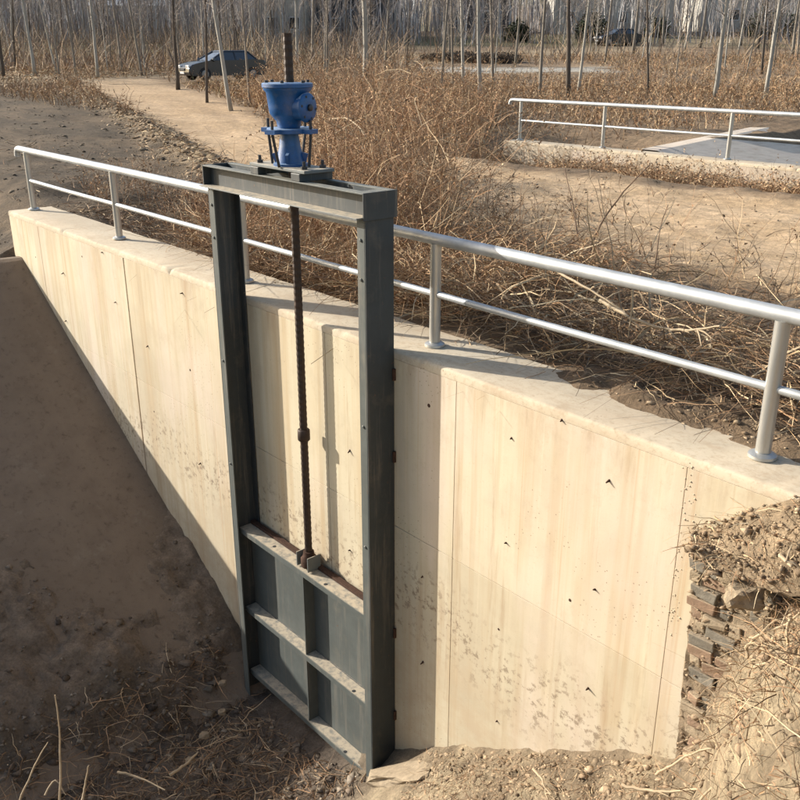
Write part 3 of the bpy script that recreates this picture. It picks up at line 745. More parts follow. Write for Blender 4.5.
# tall thicket in the middle
parts = []
s, e = clump_pts(3300, 6.6, 15.5, -8.2, -1.6, 70, .38)
ok = rng.random(3300) < np.interp(-(e), [1.6, 5, 8.2], [1, 1, .55])
s, e = s[ok], e[ok]; n = len(s)
pw = wpos(s, e); keep = (pw[:, 0] / pw[:, 1] < .055 + .025 * rng.normal(size=len(s))) & ((pw[:, 0] / pw[:, 1] > -.10) | (e > -2.6)); s, e = s[keep], e[keep]; n = len(s)
parts += plants(s, e, uni(.7, 2.0, n) * np.where(pw[keep][:, 0] / pw[keep][:, 1] < -.10, .4, 1), uni(.008, .015, n), RED + BROWN + STRAW[3:], 7, .42, .33, 2, .022, pal_leaf=DARKB + BROWN)
s = uni(8, 14, 4500); e = uni(-7, -1.2, 4500); pw = wpos(s, e); kp = (pw[:, 0] / pw[:, 1] < .06) & (pw[:, 0] / pw[:, 1] > -.10); s, e = s[kp], e[kp]; parts += tangle(s, e, uni(.4, 1.0, len(s)), uni(.006, .012, len(s)), BROWN, .45, up=.55)
stuff('tall_weed_thicket', parts, 'tall brown dead weed thicket beside the dirt track, behind the gate frame', 'weeds')
# sparse stalks on the near road edge (right)
parts = []
s, e = clump_pts(90, 2.5, 9, -4.6, -3.3, 14, .28)
parts += plants(s, e, uni(.4, 1.0, 90), uni(.007, .012, 90), BROWN + DARKB, 5, .45, .35, 1, .022, pal_leaf=DARKB + BROWN)
s, e = clump_pts(150, 6.8, 12, -6.0, -3.6, 24, .3)
parts += plants(s, e, uni(.3, .8, 150), uni(.007, .012, 150), BROWN + DARKB, 4, .45, .4, 1, .022, pal_leaf=DARKB + BROWN)
stuff('road_edge_stalks', parts, 'thin upright dead stalks with dark leaves on the near edge of the sandy track', 'weeds')
# in front of the far headwall
parts = []
s, e = clump_pts(1300, 3, 13.6, -13.3, -11.4, 50, .35); parts += plants(s, e, uni(.25, .7, 1300), uni(.009, .016, 1300), BROWN, 5, .5, .6, 2, .03)
s = uni(2, 14.2, 4500); e = -13.35 + np.abs(rng.normal(size=4500)) * .8; parts += tangle(s, e, uni(.25, .65, 4500), uni(.009, .016, 4500), BROWN + STRAW[2:], .28)
s = uni(13.5, 17, 500); e = -13.35 + np.abs(rng.normal(size=500)) * .5; parts += tangle(s, e, uni(.15, .4, 500), uni(.009, .016, 500), BROWN + STRAW[2:], .05)
stuff('weeds_by_far_headwall', parts, 'dry bramble weeds heaped along the foot of the far headwall', 'weeds')
# thicket left of the far headwall
parts = []
s, e = clump_pts(3000, 15.5, 32, -20, -10.8, 90, .7)
pw = wpos(s, e); ok = (e < road_far(s) - .6) & (pw[:, 0] / pw[:, 1] < .098) & (pw[:, 0] / pw[:, 1] > -.17); s, e = s[ok], e[ok]; n = len(s)
parts += plants(s, e, uni(.6, 1.7, n), uni(.014, .026, n), RED + BROWN + STRAW[2:], 7, .42, .35, 2, .035)
stuff('field_thicket', parts, 'high reddish-brown weed thicket beyond the track, left of the far railing', 'weeds')
# field
def field(n, y0, y1, xr, hmin, hmax, wd, pal, nbr=4, leafsize=.06):
    y = np.sqrt(uni(y0 ** 2, y1 ** 2, n)); x = uni(-1, 1, n) * xr * y
    s = (x - O.x) * D.x + (y - O.y) * D.y; e = (x - O.x) * N.x + (y - O.y) * N.y
    ok = (road_mask(s, e) < .2) & (e < -9) & (fbm(x * .4, y * .4) > -.16) & ~((s < 14.8) & (e > -50) & (s > -5)) & ~((x > 2) & (x < 13) & (y > 56) & (y < 65))
    ok &= ~((np.abs(x + 9.3) < 2.4) & (np.abs(y - 50.5) < 2.6))
    s, e, y = s[ok], e[ok], y[ok]; k = len(s)
    return plants(s, e, uni(hmin, hmax, k), wd * y, pal, nbr, .45, .4, 1, leafsize * .7)
parts = field(9000, 26, 46, .48, .25, .75, .0008, BROWN) + field(8000, 44, 75, .48, .25, .7, .0007, BROWN + [(.30, .17, .1)] + STRAW[2:])
k = 1500; x = uni(-13.5, -5, k); y = uni(36, 49, k); s = (x - O.x) * D.x + (y - O.y) * D.y; e = (x - O.x) * N.x + (y - O.y) * N.y; ok = (e < road_far(s) - .4); s, e = s[ok], e[ok]
parts += plants(s, e, uni(.2, .6, len(s)), uni(.02, .035, len(s)), STRAW + BROWN + [(.2, .2, .1)], 3, .45, .4, 1, .03)
stuff('field_weeds', parts, 'low reddish-brown dead weeds covering the field between the saplings', 'weeds')
parts = []
s, e = clump_pts(900, 12, 50, -4, .5, 160, .4); ok = (e > road_near(s) + .2) & ((s > 13.8) | (e < -.6)); s, e = s[ok], e[ok]; n = len(s)
parts += tangle(s, e, uni(.1, .35, n), uni(.008, .02, n), DARKB + BROWN, .06)
k = 1800; s = uni(13, 48, k); e = road_near(s) + .5 + rng.normal(size=k) * .4
parts += tangle(s, e, uni(.12, .4, k), uni(.01, .022, k), STRAW + BROWN, .08)
k = 2600; s = uni(9, 14, k); e = uni(-4.2, -.6, k); parts += tangle(s, e, uni(.15, .5, k), uni(.006, .012, k), DARKB + BROWN, .15)
k = 2600; s = uni(50, 60, k); e = uni(-36, -8, k); parts += tangle(s, e, uni(.3, .9, k), uni(.03, .05, k), STRAW + BROWN, .25)
stuff('straw_litter', parts, 'straw litter along the clod ridge between dark soil and the dirt track', 'straw')
# right foreground bank
parts = []
k = 5200; s = uni(-.8, 4.2, k); e = .34 + np.abs(rng.normal(size=k)) * .8
s = s - .62 * (e - .27)
parts += tangle(s, e, uni(.05, .22, k) * np.clip((e - .24) * 2.4, .25, 1), uni(.003, .006, k), STRAW[2:] + BROWN + DARKB, .03, up=.2)
k = 3200; s = uni(-.8, 1.75, k); e = .4 + np.abs(rng.normal(size=k)) * .8; s = s - .62 * (e - .27)
parts += tangle(s, e, uni(.1, .42, k) * np.clip((e - .3) * 1.6, .2, 1), uni(.003, .008, k), BROWN + DARKB + STRAW[:1], .13, up=.35)
stuff('bank_litter', parts, 'matted dry grass and twigs on the sunlit bank under the brick pier', 'dry grass')
parts = []
k = 4200; s = uni(4.7, 7.4, k); e = .6 + uni(0, 3.4, k)
parts += tangle(s, e, uni(.08, .4, k), uni(.005, .011, k), DARKB + BROWN, .03, up=.2)
stuff('channel_litter', parts, 'twigs and reed litter on the shaded channel floor before the gate', 'litter')
# clods
def clods(s, e, size, pal, flat=.7, dz=0):
    bm = bmesh.new(); bmesh.ops.create_icosphere(bm, subdivisions=1, radius=1.0)
    base = np.array([v.co[:] for v in bm.verts]); fc = np.array([[v.index for v in f.verts] for f in bm.faces]); bm.free()
    n = len(s); P0 = wpos(s, e, dz); nv = len(base)
    sc = size[:, None, None] * (1 + rng.normal(size=(n, nv, 1)) * .33) * np.stack([uni(.7, 1.3, n), uni(.7, 1.3, n), uni(.4, .9, n) * flat], -1)[:, None, :]
    V = (base[None] * sc + P0[:, None, :]).reshape(-1, 3); F_ = (fc[None] + (np.arange(n) * nv)[:, None, None]).reshape(-1, 3)
    return V, F_, np.repeat(palette(n, pal)[:, None, :], nv, 1).reshape(-1, 3)
SOIL = [(.28, .20, .125), (.35, .26, .165), (.22, .155, .095), (.31, .23, .145)]
k = 5200; s = uni(-.8, 4.3, k); e = .3 + np.abs(rng.normal(size=k)) * .8; s = s - .62 * (e - .27)
stuff('bank_clods', [clods(s, e, rng.gamma(1.6, .0055, k) + .003, SOIL, .55)], 'crumbled earth clods on the sunlit bank at the wall foot', 'soil clods', 'stones')
k = 900; s = np.minimum(uni(-.5, 3.6, k), uni(-.5, 4.2, k)); e = -.42 + np.abs(rng.normal(size=k)) * .16
P0t = clods(s, e, rng.gamma(1.4, .005, k) + .003, SOIL); stuff('wall_top_crumbs', [P0t], 'soil crumbs scattered over the right end of the headwall top', 'soil clods', 'stones')
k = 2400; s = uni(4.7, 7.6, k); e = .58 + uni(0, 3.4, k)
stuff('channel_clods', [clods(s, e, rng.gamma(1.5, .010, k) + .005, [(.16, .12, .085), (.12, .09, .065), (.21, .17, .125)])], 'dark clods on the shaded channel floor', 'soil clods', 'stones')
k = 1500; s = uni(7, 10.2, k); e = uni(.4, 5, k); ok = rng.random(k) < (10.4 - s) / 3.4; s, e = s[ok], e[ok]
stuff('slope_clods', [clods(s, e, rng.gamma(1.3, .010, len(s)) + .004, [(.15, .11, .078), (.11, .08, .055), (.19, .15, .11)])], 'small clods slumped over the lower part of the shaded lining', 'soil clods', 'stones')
k = 3600; s = uni(12, 50, k); e = road_near(s) + .55 + rng.normal(size=k) * .35
p1 = clods(s, e, rng.gamma(1.6, .016, k) + .008, SOIL)
k = 1500; s = uni(1, 12, k); e = uni(-9.5, -3.6, k); p2 = clods(s, e, rng.gamma(1.5, .005, k) + .003, SOIL)
k = 1300; s = uni(9.5, 45, k); e = np.maximum(road_near(s), -9) + uni(0, 1, k) * 5; ok = (e < -.8) | (s > 14); s, e = s[ok], e[ok]
p3 = clods(s, e, rng.gamma(1.6, .012, len(s)) + .006, [(.105, .08, .052), (.09, .067, .044), (.14, .105, .068)])
stuff('track_clods', [p1, p2, p3], 'clods of earth along the dirt track and the dark ploughed soil', 'soil clods', 'stones')

# mound of soil and rubble over the pier
k = 800; bz = uni(-2.0, -.42, k); bs = 1.86 + .06 * bz - uni(0, 1, k) * .6; be = .352 + rng.normal(size=k) * .01 + .02 * (-bz)
bp_ = np.stack([O.x + D.x * bs + N.x * be, O.y + D.y * bs + N.y * be, bz], -1)
bm = bmesh.new(); bmesh.ops.create_icosphere(bm, subdivisions=1, radius=1.0)
bV = np.array([v.co[:] for v in bm.verts]); bF = np.array([[v.index for v in f.verts] for f in bm.faces]); bm.free()
sz = rng.gamma(1.3, .005, k) + .003
Vc = (bV[None] * sz[:, None, None] * (1 + rng.normal(size=(k, len(bV), 1)) * .35) * np.array([1.3, .8, .7])[None, None, :] + bp_[:, None, :]).reshape(-1, 3)
Fc = (bF[None] + (np.arange(k) * len(bV))[:, None, None]).reshape(-1, 3)
stuff('brick_joint_soil', [(Vc, Fc, np.repeat(palette(k, SOIL)[:, None, :], len(bV), 1).reshape(-1, 3))], 'soil crumbs packed in the joints of the broken bricks', 'soil clods', 'stones')
mb = MB(); nn = 44
vv = []; cc = []
for i in range(nn + 1):
    for j in range(nn + 1):
        u = i / nn; v = j / nn
        s = 1.87 - 2.2 * u; e = .27 + .30 * v
        topz = np.interp(u, [0, .05, .12, .2, .3, 1], [-.42, -.36, -.2, -.06, .04, .25])
        z = topz - (v ** 1.3) * (topz + np.interp(u, [0, .25, .5, 1], [.43, .43, .3, .2])) * .95 + float(fbm(np.array([s * 6.]), np.array([e * 6.]))[0]) * .09 + float(fbm(np.array([s * 24.]), np.array([e * 24.]))[0]) * .06
        s -= .12 * v
        vv.append(tuple(w(s, e, z))); t_ = float(fbm(np.array([s * 8.]), np.array([e * 8. + 4]))[0])
        cc.append(np.array((.36, .265, .165)) * (1 + 1.2 * t_))
vv = np.array(vv); idx = np.arange((nn + 1) ** 2).reshape(nn + 1, nn + 1)
F_ = np.stack([idx[:-1, :-1], idx[:-1, 1:], idx[1:, 1:], idx[1:, :-1]], -1).reshape(-1, 4)
tag(link_mesh('earth_mound', np_mesh('earth_mound', vv, F_, M['ground'], np.clip(np.array(cc), .03, .8))), kind='structure')
def on_mound(n, k):
    i = rng.integers(0, len(vv), n); return vv[i] + rng.normal(size=(n, 3)) * .02
P = on_mound(1500, 0); Dr = rand_unit(1500); Dr[:, 2] = np.abs(Dr[:, 2]) * .3
V1, F1, C1, _ = ribbons(P, Dr, uni(.05, .22, 1500), uni(.003, .008, 1500), palette(1500, STRAW + BROWN), 4, .5, .4)
stuff('mound_straw', [(V1, F1, C1)], 'broken straw and twigs on the soil mound above the bricks', 'straw')
bm = bmesh.new(); bmesh.ops.create_icosphere(bm, subdivisions=1, radius=1.0)
bV = np.array([v.co[:] for v in bm.verts]); bF = np.array([[v.index for v in f.verts] for f in bm.faces]); bm.free()
n = 1900; P = on_mound(n, 0); sz = rng.gamma(1.3, .0045, n) + .0025
Vc = (bV[None] * sz[:, None, None] * (1 + rng.normal(size=(n, len(bV), 1)) * .36) * np.array([1, 1, .6])[None, None, :] + P[:, None, :]).reshape(-1, 3)
Fc = (bF[None] + (np.arange(n) * len(bV))[:, None, None]).reshape(-1, 3)
stuff('mound_clods', [(Vc, Fc, np.repeat(palette(n, SOIL)[:, None, :], len(bV), 1).reshape(-1, 3))], 'loose clods on the soil mound above the bricks', 'soil clods', 'stones')

# broken concrete lip by the foot of the right gate post
def rock(name, c, size, mat, label, cat, seed, sub=3, rotz=0, group=None):
    bm = bmesh.new(); bmesh.ops.create_icosphere(bm, subdivisions=sub, radius=1.0)
    for v in bm.verts:
        p = v.co.copy(); n = mnoise.noise(p * 1.4 + Vector((seed, 0, 0))) * .35 + mnoise.noise(p * 4 + Vector((seed, 2, 0))) * .12
        v.co = Vector((max(-.8, min(.8, p.x)), max(-.78, min(.78, p.y)), max(-.7, min(.7, p.z)))) * (1 + n)
        v.co = Vector((v.co.x * size[0], v.co.y * size[1], v.co.z * size[2]))
    me = bpy.data.meshes.new(name); bm.to_mesh(me); bm.free(); me.materials.append(mat)
    o = bpy.data.objects.new(name, me); C.objects.link(o); o.location = c; o.rotation_euler = (random.uniform(-.15, .15), random.uniform(-.15, .15), rotz)
    return tag(o, label, cat, group)
rock('broken_concrete', w(4.30, .50, -3.87), (.62, .2, .09), M['brick_tan'], 'long pale broken earth-caked concrete lump beside the foot of the right gate post', 'rubble', 3, rotz=ROT + .0).rotation_euler = (0, .62, ROT)
rock('rubble_stone', w(1.42, .52, -.55), (.12, .09, .08), M['brick_tan'], 'rounded tan stone lodged among the bricks at the right edge', 'stone', 5)
rock('rubble_stone', w(6.9, .85, -4.25), (.05, .04, .028), M['mortar'], 'small tan stone on the channel floor by the left gate post', 'stone', 8)
for k, (px, py, sz) in enumerate(((205, 735, .06), (222, 712, .05), (190, 760, .05))):
    r = ray(px, py); tt = (-4.25 - CAMZ) / r.z; q = Vector((0, 0, CAMZ)) + r * tt
    rock('rubble_stone', q, (sz, sz * .8, sz * .6), M['mortar'], ['fist-sized stone in the middle of the litter left of the gate', 'stone nearest the left gate post foot among dark litter', 'stone lowest in the dark litter at the bottom left'][k], 'stone', 11 + k)

# ------------------------------------------------------------------ separate dry branches in the foreground
def path_e(pts, es): return [at_e(px, py, e) for (px, py), e in zip(pts, es)]
def branch(pts, r, mat, label, name='dry_branch', side=True, group=None):
    fine = []
    P = [Vector(p) for p in pts]
    for i in range(len(P) - 1):
        p0 = P[max(i - 1, 0)]; p1 = P[i]; p2 = P[i + 1]; p3 = P[min(i + 2, len(P) - 1)]
        for k in range(5):
            t = k / 5; fine.append(.5 * ((2 * p1) + (p2 - p0) * t + (2 * p0 - 5 * p1 + 4 * p2 - p3) * t * t + (3 * p1 - p0 - 3 * p2 + p3) * t ** 3) + Vector([random.gauss(0, r * .25) for _ in range(3)]))
    fine.append(P[-1]); n = len(fine)
    b0 = fine[0].copy(); mb = MB(); mb.tube([p - b0 for p in fine], [r * (1 - .6 * i / n) for i in range(n)], 7)
    if side:
        for k in range(3):
            i = int(n * random.uniform(.25, .8)); d = (fine[min(i + 2, n - 1)] - fine[i]).normalized()
            sd_ = (d + Vector([random.gauss(0, .6) for _ in range(3)])).normalized(); L = random.uniform(.06, .2)
            q = fine[i] - b0; mb.tube([q, q + sd_ * L * .5, q + sd_ * L + Vector((0, 0, -.02))], [r * .5, r * .4, r * .2], 5)
    o = mb.build(name, M[mat], frame='world', smoothf=True); o.location = b0
    return tag(o, label, 'branch', group)
B_ = [
 ([(622, 786), (655, 791), (690, 790), (745, 781)], [.9, .85, .8, .8], .011, 'straw_branch', 'long pale twig lying level at the bottom right corner'),
 ([(718, 800), (748, 780), (775, 763), (800, 748)], [1.1, 1.05, 1.0, 1.0], .013, 'straw_branch', 'thick pale stem rising to the right edge at the bottom right corner'),
 ([(655, 775), (672, 765), (695, 752), (714, 748)], [.8, .78, .76, .75], .008, 'straw_branch', 'short pale twig arched below the brick pier foot'),
 ([(717, 755), (745, 758), (765, 745), (785, 722), (800, 705)], [.9, .9, .85, .85, .85], .011, 'straw_branch', 'pale stem curving up to the right edge above the corner'),
 ([(770, 715), (785, 716), (800, 720)], [.8, .8, .8], .016, 'straw_branch', 'stubby pale root end at the right edge beside the bank'),
 ([(748, 658), (748, 645), (765, 632), (785, 625), (800, 612)], [.75, .75, .75, .75, .75], .010, 'straw_branch', 'pale forked twig arching over the right part of the bricks'),
 ([(755, 667), (775, 660), (796, 656)], [.75, .75, .75], .009, 'straw_branch', 'short straight pale twig under the forked twig by the bricks'),
 ([(790, 615), (787, 640), (798, 665)], [.78, .8, .82], .010, 'straw_branch', 'hooked pale stem at the right edge level with the bricks'),
 ([(739, 708), (738, 730), (736, 758)], [.75, .77, .78], .009, 'brown_branch', 'dark upright snapped stem in the bank below the bricks'),
 ([(718, 728), (726, 745), (736, 756)], [.75, .77, .78], .006, 'brown_branch', 'thin dark stem leaning against the snapped stem in the bank'),
 ([(533, 769), (542, 780), (548, 800)], [.62, .68, .75], .010, 'straw_branch', 'short pale root at the bottom edge right of the gate'),
 ([(780, 556), (786, 561), (791, 567)], [.7, .72, .74], .012, 'straw_branch', 'stubby pale twig end in the dark hollow of the soil mound'),
 ([(700, 800), (722, 778), (760, 752)], [1.1, 1.0, .95], .007, 'straw_branch', 'thin pale stem slanting through the litter near the bottom right corner'),
]
for p, es, r, mt, lb in B_: branch(path_e(p, es), r, mt, lb)
def on_floor(px, py, z): r = ray(px, py); return Vector((0, 0, CAMZ)) + r * ((z - CAMZ) / r.z)
for p, zz, r, lb in (
  ([(20, 800), (35, 765), (48, 742)], [-3.5, -3.2, -3.0], .009, 'pale reed stem leaning right at the bottom left corner'),
  ([(60, 800), (60, 740), (55, 695)], [-3.6, -3.1, -2.7], .010, 'tallest pale reed stem standing at the bottom left'),
  ([(82, 800), (85, 785), (89, 765)], [-3.9, -3.8, -3.6], .012, 'short thick pale reed stub at the bottom left'),
  ([(45, 795), (55, 780), (66, 795)], [-3.8, -3.7, -3.8], .009, 'bent reed loop between the tall stem and the stub'),
  ([(118, 772), (140, 778), (165, 790)], [-4.05, -4.1, -4.15], .012, 'pale twig lying on the dark channel litter'),
  ([(170, 775), (185, 765), (198, 752)], [-4.2, -4.2, -4.2], .016, 'thicker pale stick pointing at the gate from the dark litter')):
    q = [on_floor(px, py, z) for (px, py), z in zip(p, zz)]
    branch(q, r, 'straw_branch', lb, side=False)
# branches behind the near rail
for p, e, r, lb in (
  ([(512, 250), (550, 268), (590, 290), (625, 312)], [-1.3, -1.1, -1.0, -1.0], .014, 'long pale branch sloping down behind the near handrail'),
  ([(600, 300), (640, 322), (680, 330), (720, 326)], [-1.0, -.9, -.85, -.8], .014, 'pale branch lying level right of the leaning twigs'),
  ([(633, 290), (631, 315), (628, 338)], [-.8, -.8, -.8], .009, 'thin upright twig between the two rails on the right'),
  ([(330, 120), (345, 118), (360, 128), (368, 145)], [-4.2, -4.2, -4.1, -4.0], .014, 'pale hooked stalk arching right of the blue hoist'),
  ([(585, 268), (600, 225), (630, 185), (650, 165)], [-3.6, -3.8, -4.0, -4.2], .013, 'tall brown stalk leaning right over the sandy track'),
  ([(578, 240), (572, 200), (562, 160)], [-3.6, -3.8, -4.0], .009, 'thin stalk leaning left over the sandy track'),
  ([(655, 268), (660, 230), (668, 205)], [-3.4, -3.6, -3.8], .008, 'slender stalk standing left of the right-hand rail post')):
    branch(path_e(p, e), r, 'brown_branch' if 'brown' in lb or 'thin stalk' in lb or 'slender' in lb else 'straw_branch', lb)

# ------------------------------------------------------------------ saplings
def trunk_mesh(seed, h, r, bend):
    rr = random.Random(seed); mb = MB(); pts = []; n = 12
    ph = rr.uniform(0, 6); 
    for i in range(n + 1):
        t = i / n; pts.append((bend * math.sin(t * 3 + ph) * h * .02 + rr.gauss(0, .012), bend * math.cos(t * 2.4 + ph) * h * .02, t * h - .1))
    o = Vector(pts[0]); pts = [(p[0] - o.x, p[1] - o.y, p[2]) for p in pts]
    mb.tube(pts, [r * (1.18 if i == 0 else 1) * (1 - .8 * i / n) + .004 for i in range(n + 1)], 7)
    me = bpy.data.meshes.new('trunk'); me.from_pydata([tuple(v) for v in mb.v], [], mb.f); me.polygons.foreach_set('use_smooth', [True] * len(me.polygons)); me.update()
    return me, pts
def crown_mesh(seed, pts, h, low, dens):
    rr = random.Random(seed + 99); mb = MB()
    for k in range(dens):
        t = rr.uniform(low, 1) ; i = min(int(t * 12), 11); f = t * 12 - i
        p = Vector(pts[i]).lerp(Vector(pts[i + 1]), f); a = rr.uniform(0, 6.28)
        d = Vector((math.cos(a), math.sin(a), rr.uniform(.5, 1.8))).normalized(); L = rr.uniform(.5, 1.5) * (1.15 - t * .7) * h / 8
        q1 = p + d * L * .5; q2 = q1 + (d + Vector((0, 0, .5))).normalized() * L * .6
        mb.tube([p, q1, q2], [.012, .008, .003], 3, caps=False)
        for j in range(4):
            b = p.lerp(q2, rr.uniform(.3, .95)); d2 = (d + Vector([rr.gauss(0, .55) for _ in range(3)])).normalized(); l2 = L * rr.uniform(.25, .55)
            mb.tube([b, b + d2 * l2], [.007, .003], 3, caps=False)
    me = bpy.data.meshes.new('crown'); me.from_pydata([tuple(v) for v in mb.v], [], mb.f); me.update(); me.materials.append(M['twig']); return me
VAR = []
for k in range(9):
    h = random.uniform(8, 10.5); low = random.uniform(.14, .3)
    tm, pts = trunk_mesh(100 + k, h, 1.0 * .09, random.uniform(.3, 1.2)); cm = crown_mesh(200 + k, pts, h, low, 64)
    VAR.append((tm, cm, h))
tr_mesh = {}
def sapling(pos, width, tone, lean, label, group=None, var=None):
    v = random.randrange(len(VAR)) if var is None else var; tm, cm, h = VAR[v]
    key = (v, tone)
    if key not in tr_mesh:
        m2 = tm.copy(); m2.materials.clear(); m2.materials.append(M['bark_' + tone]); tr_mesh[key] = m2
    root = bpy.data.objects.new('sapling_tree', None); C.objects.link(root); root.location = pos
    root.rotation_euler = (random.gauss(0, .015), lean, random.uniform(-.5, .5) * 0)
    tag(root, label, 'tree', group); BASE[root.name] = (0, 0, 0)
    a = link_mesh('trunk', tr_mesh[key], root); b = link_mesh('crown', cm, root)
    rot = random.uniform(0, 6.28); k = width / .18
    a.scale = (k, k, 1); a.rotation_euler = (0, 0, rot); b.rotation_euler = (0, 0, rot)
    return root
TR = [  # base px, base py, px at the top edge of the picture, trunk px, tone, label
 (35, 76, 22, 4.5, 'pale', 'pale leaning sapling second from the left edge of the photo'),
 (4, 80, -6, 4, 'dark', 'dark sapling at the very left edge of the photo'),
 (76, 75, 64, 3, 'mid', 'thin sapling leaning left between two pale trunks at the left'),
 (98, 78, 92, 4, 'pale', 'straight pale sapling at the left end of the track ridge'),
 (123, 74, 115, 3, 'mid', 'thin grey sapling left of the track bend'),
 (142, 76, 130, 3, 'mid', 'thin sapling leaning left above the track bend'),
 (178, 90, 175, 5, 'dark', 'brown trunk at the roadside just left of the parked car'),
 (207, 103, 204, 3.5, 'dark', 'slim dark trunk standing in front of the car bonnet'),
 (231, 110, 217, 5.5, 'pale', 'pale leaning trunk standing in front of the car windscreen'),
 (250, 106, 243, 3, 'mid', 'thin trunk in front of the rear of the parked car'),
 (297, 66, 296, 4.5, 'pale', 'pale straight trunk just right of the hoist screw top'),
 (313, 62, 312, 4, 'mid', 'grey trunk second to the right of the hoist screw'),
 (327, 95, 325, 3, 'mid', 'slim trunk right of the blue hoist rising from the thicket'),
 (366, 98, 364, 7.5, 'pale', 'thickest pale trunk in the middle left of the field'),
 (384, 80, 388, 3, 'mid', 'slim trunk just right of the thickest pale trunk'),
 (439, 110, 446, 4, 'mid', 'leaning trunk at the top of the tall weed thicket'),
 (453, 95, 449, 3, 'mid', 'thin trunk behind the tall weed thicket peak'),
 (464, 102, 465, 4.5, 'pale', 'pale trunk left of the stout trunk by the far railing end'),
 (480, 106, 477, 6, 'pale', 'stout pale trunk just left of the far railing end'),
 (493, 88, 492, 4, 'mid', 'slim trunk directly above the far railing end'),
 (540, 96, 544, 4.5, 'mid', 'grey trunk left of the dark trunk above the far railing'),
 (569, 97, 574, 6.5, 'dark', 'stout dark trunk above the first bay of the far railing'),
 (578, 94, 587, 4, 'pale', 'pale leaning trunk touching the stout dark trunk'),
 (633, 55, 641, 3.5, 'mid', 'slim trunk beside the distant dark car'),
 (648, 92, 645, 3, 'dark', 'thin dark trunk above the middle bay of the far railing'),
 (663, 46, 668, 3.5, 'mid', 'distant grey trunk right of the distant dark car'),
 (685, 50, 697, 3.5, 'pale', 'distant leaning pale trunk above the middle far rail post'),
 (714, 101, 722, 6, 'pale', 'tall pale trunk left of the right-hand far rail post'),
 (765, 100, 782, 5.5, 'pale', 'pale trunk leaning right near the right edge'),
 (700, 48, 708, 3, 'mid', 'thin distant trunk left of the tall pale trunk'),
 (741, 46, 744, 3, 'mid', 'thin distant trunk between the two right-hand pale trunks'),
 (758, 48, 768, 3, 'dark', 'thin dark distant trunk at the upper right'),
 (792, 55, 800, 4, 'mid', 'grey trunk at the right edge of the photo'),
 (605, 62, 610, 3, 'mid', 'slim grey trunk in front of the round dark bush'),
 (515, 66, 520, 3, 'mid', 'slim trunk at the pale distant lane'),
]
for px, py, ptx, wpx, tone, lb in TR:
    g_ = ground_at(px, py); sc_ = FPX / (g_.y * math.cos(PITCH) + (CAMZ - g_.z) * math.sin(PITCH))
    topz = at_y(ptx, 0, g_.y); dz = max(1.0, topz.z - g_.z); lean = math.atan2((topz.x - g_.x), dz)
    sapling(g_, wpx / sc_ * .78, tone, lean * .95, lb, 'saplings in the field')
gl = 'one of the many thin grey-brown saplings crowding the far side of the field'
cnt = 0
while cnt < 140:
    y = random.uniform(52, 105); x = random.uniform(-.47, .47) * y
    if x > -1 and random.random() < .35: continue
    s_, e_ = to_wall(x, y)
    if float(road_mask(np.array([s_]), np.array([e_]))[0]) > .2: continue
    if abs(x + 10.2) < 4 and y < 56: continue
    if 2 < x < 13 and 56 < y < 65: continue
    tone = random.choice(['pale', 'mid', 'mid', 'dark'])
    if x > -1 and y > 70 and random.random() < .3: continue
    ln = random.gauss(0, .05); lw = 'leaning left' if ln < -.02 else ('leaning right' if ln > .02 else 'upright'); q = x / y
    reg = 'at the far left of the field' if q < -.32 else 'behind the left end of the dirt track' if q < -.24 else 'behind the parked saloon' if q < -.14 else \
        'behind the blue hoist' if q < -.06 else 'behind the tall weed thicket' if q < .05 else 'around the pale distant lane' if q < .14 else 'around the distant black car' if q < .26 else 'behind the right part of the far railing' if q < .38 else 'at the far right of the field'
    sapling(Vector((x, y, Hxy(x, y))), random.uniform(.06, .14), tone, ln, 'thin %s %s sapling %s' % ({'pale': 'pale', 'mid': 'grey-brown', 'dark': 'dark'}[tone], lw, reg), 'far thin saplings'); cnt += 1

# far-off wood: thousands of thin stems and twigs
n = 9000; y = uni(92, 150, n); x = uni(-.55, .55, n) * y
keep = (x / y < .02) | (rng.random(n) < .35); x, y = x[keep], y[keep]; n = len(x)
s = (x - O.x) * D.x + (y - O.y) * D.y; e = (x - O.x) * N.x + (y - O.y) * N.y
P0 = np.stack([x, y, height(s, e)], -1); Dr = rng.normal(size=(n, 3)) * .06; Dr[:, 2] = 1
TW_HAZED = [(.32, .29, .27), (.40, .375, .35), (.24, .215, .205), (.52, .50, .47), (.28, .25, .245)]  # stem greys lightened so the colour stands in for distance haze
V1, F1, C1, P = ribbons(P0, Dr, uni(5, 11, n), uni(.05, .16, n), palette(n, TW_HAZED), 4, .04, 0)
i = np.repeat(np.arange(n), 4); q = P[i, rng.integers(1, 5, len(i))]; Db = rng.normal(size=(len(i), 3)) * .5; Db[:, 2] = np.abs(Db[:, 2]) + .6
V2, F2, C2, _ = ribbons(q, Db, uni(.8, 2.4, len(i)), uni(.02, .06, len(i)), palette(len(i), TW_HAZED), 2, .2, 0)
stuff('far_wood', [(V1, F1, C1), (V2, F2, C2)], 'dense leafless wood closing the view behind the field', 'wood', 'bark_v')
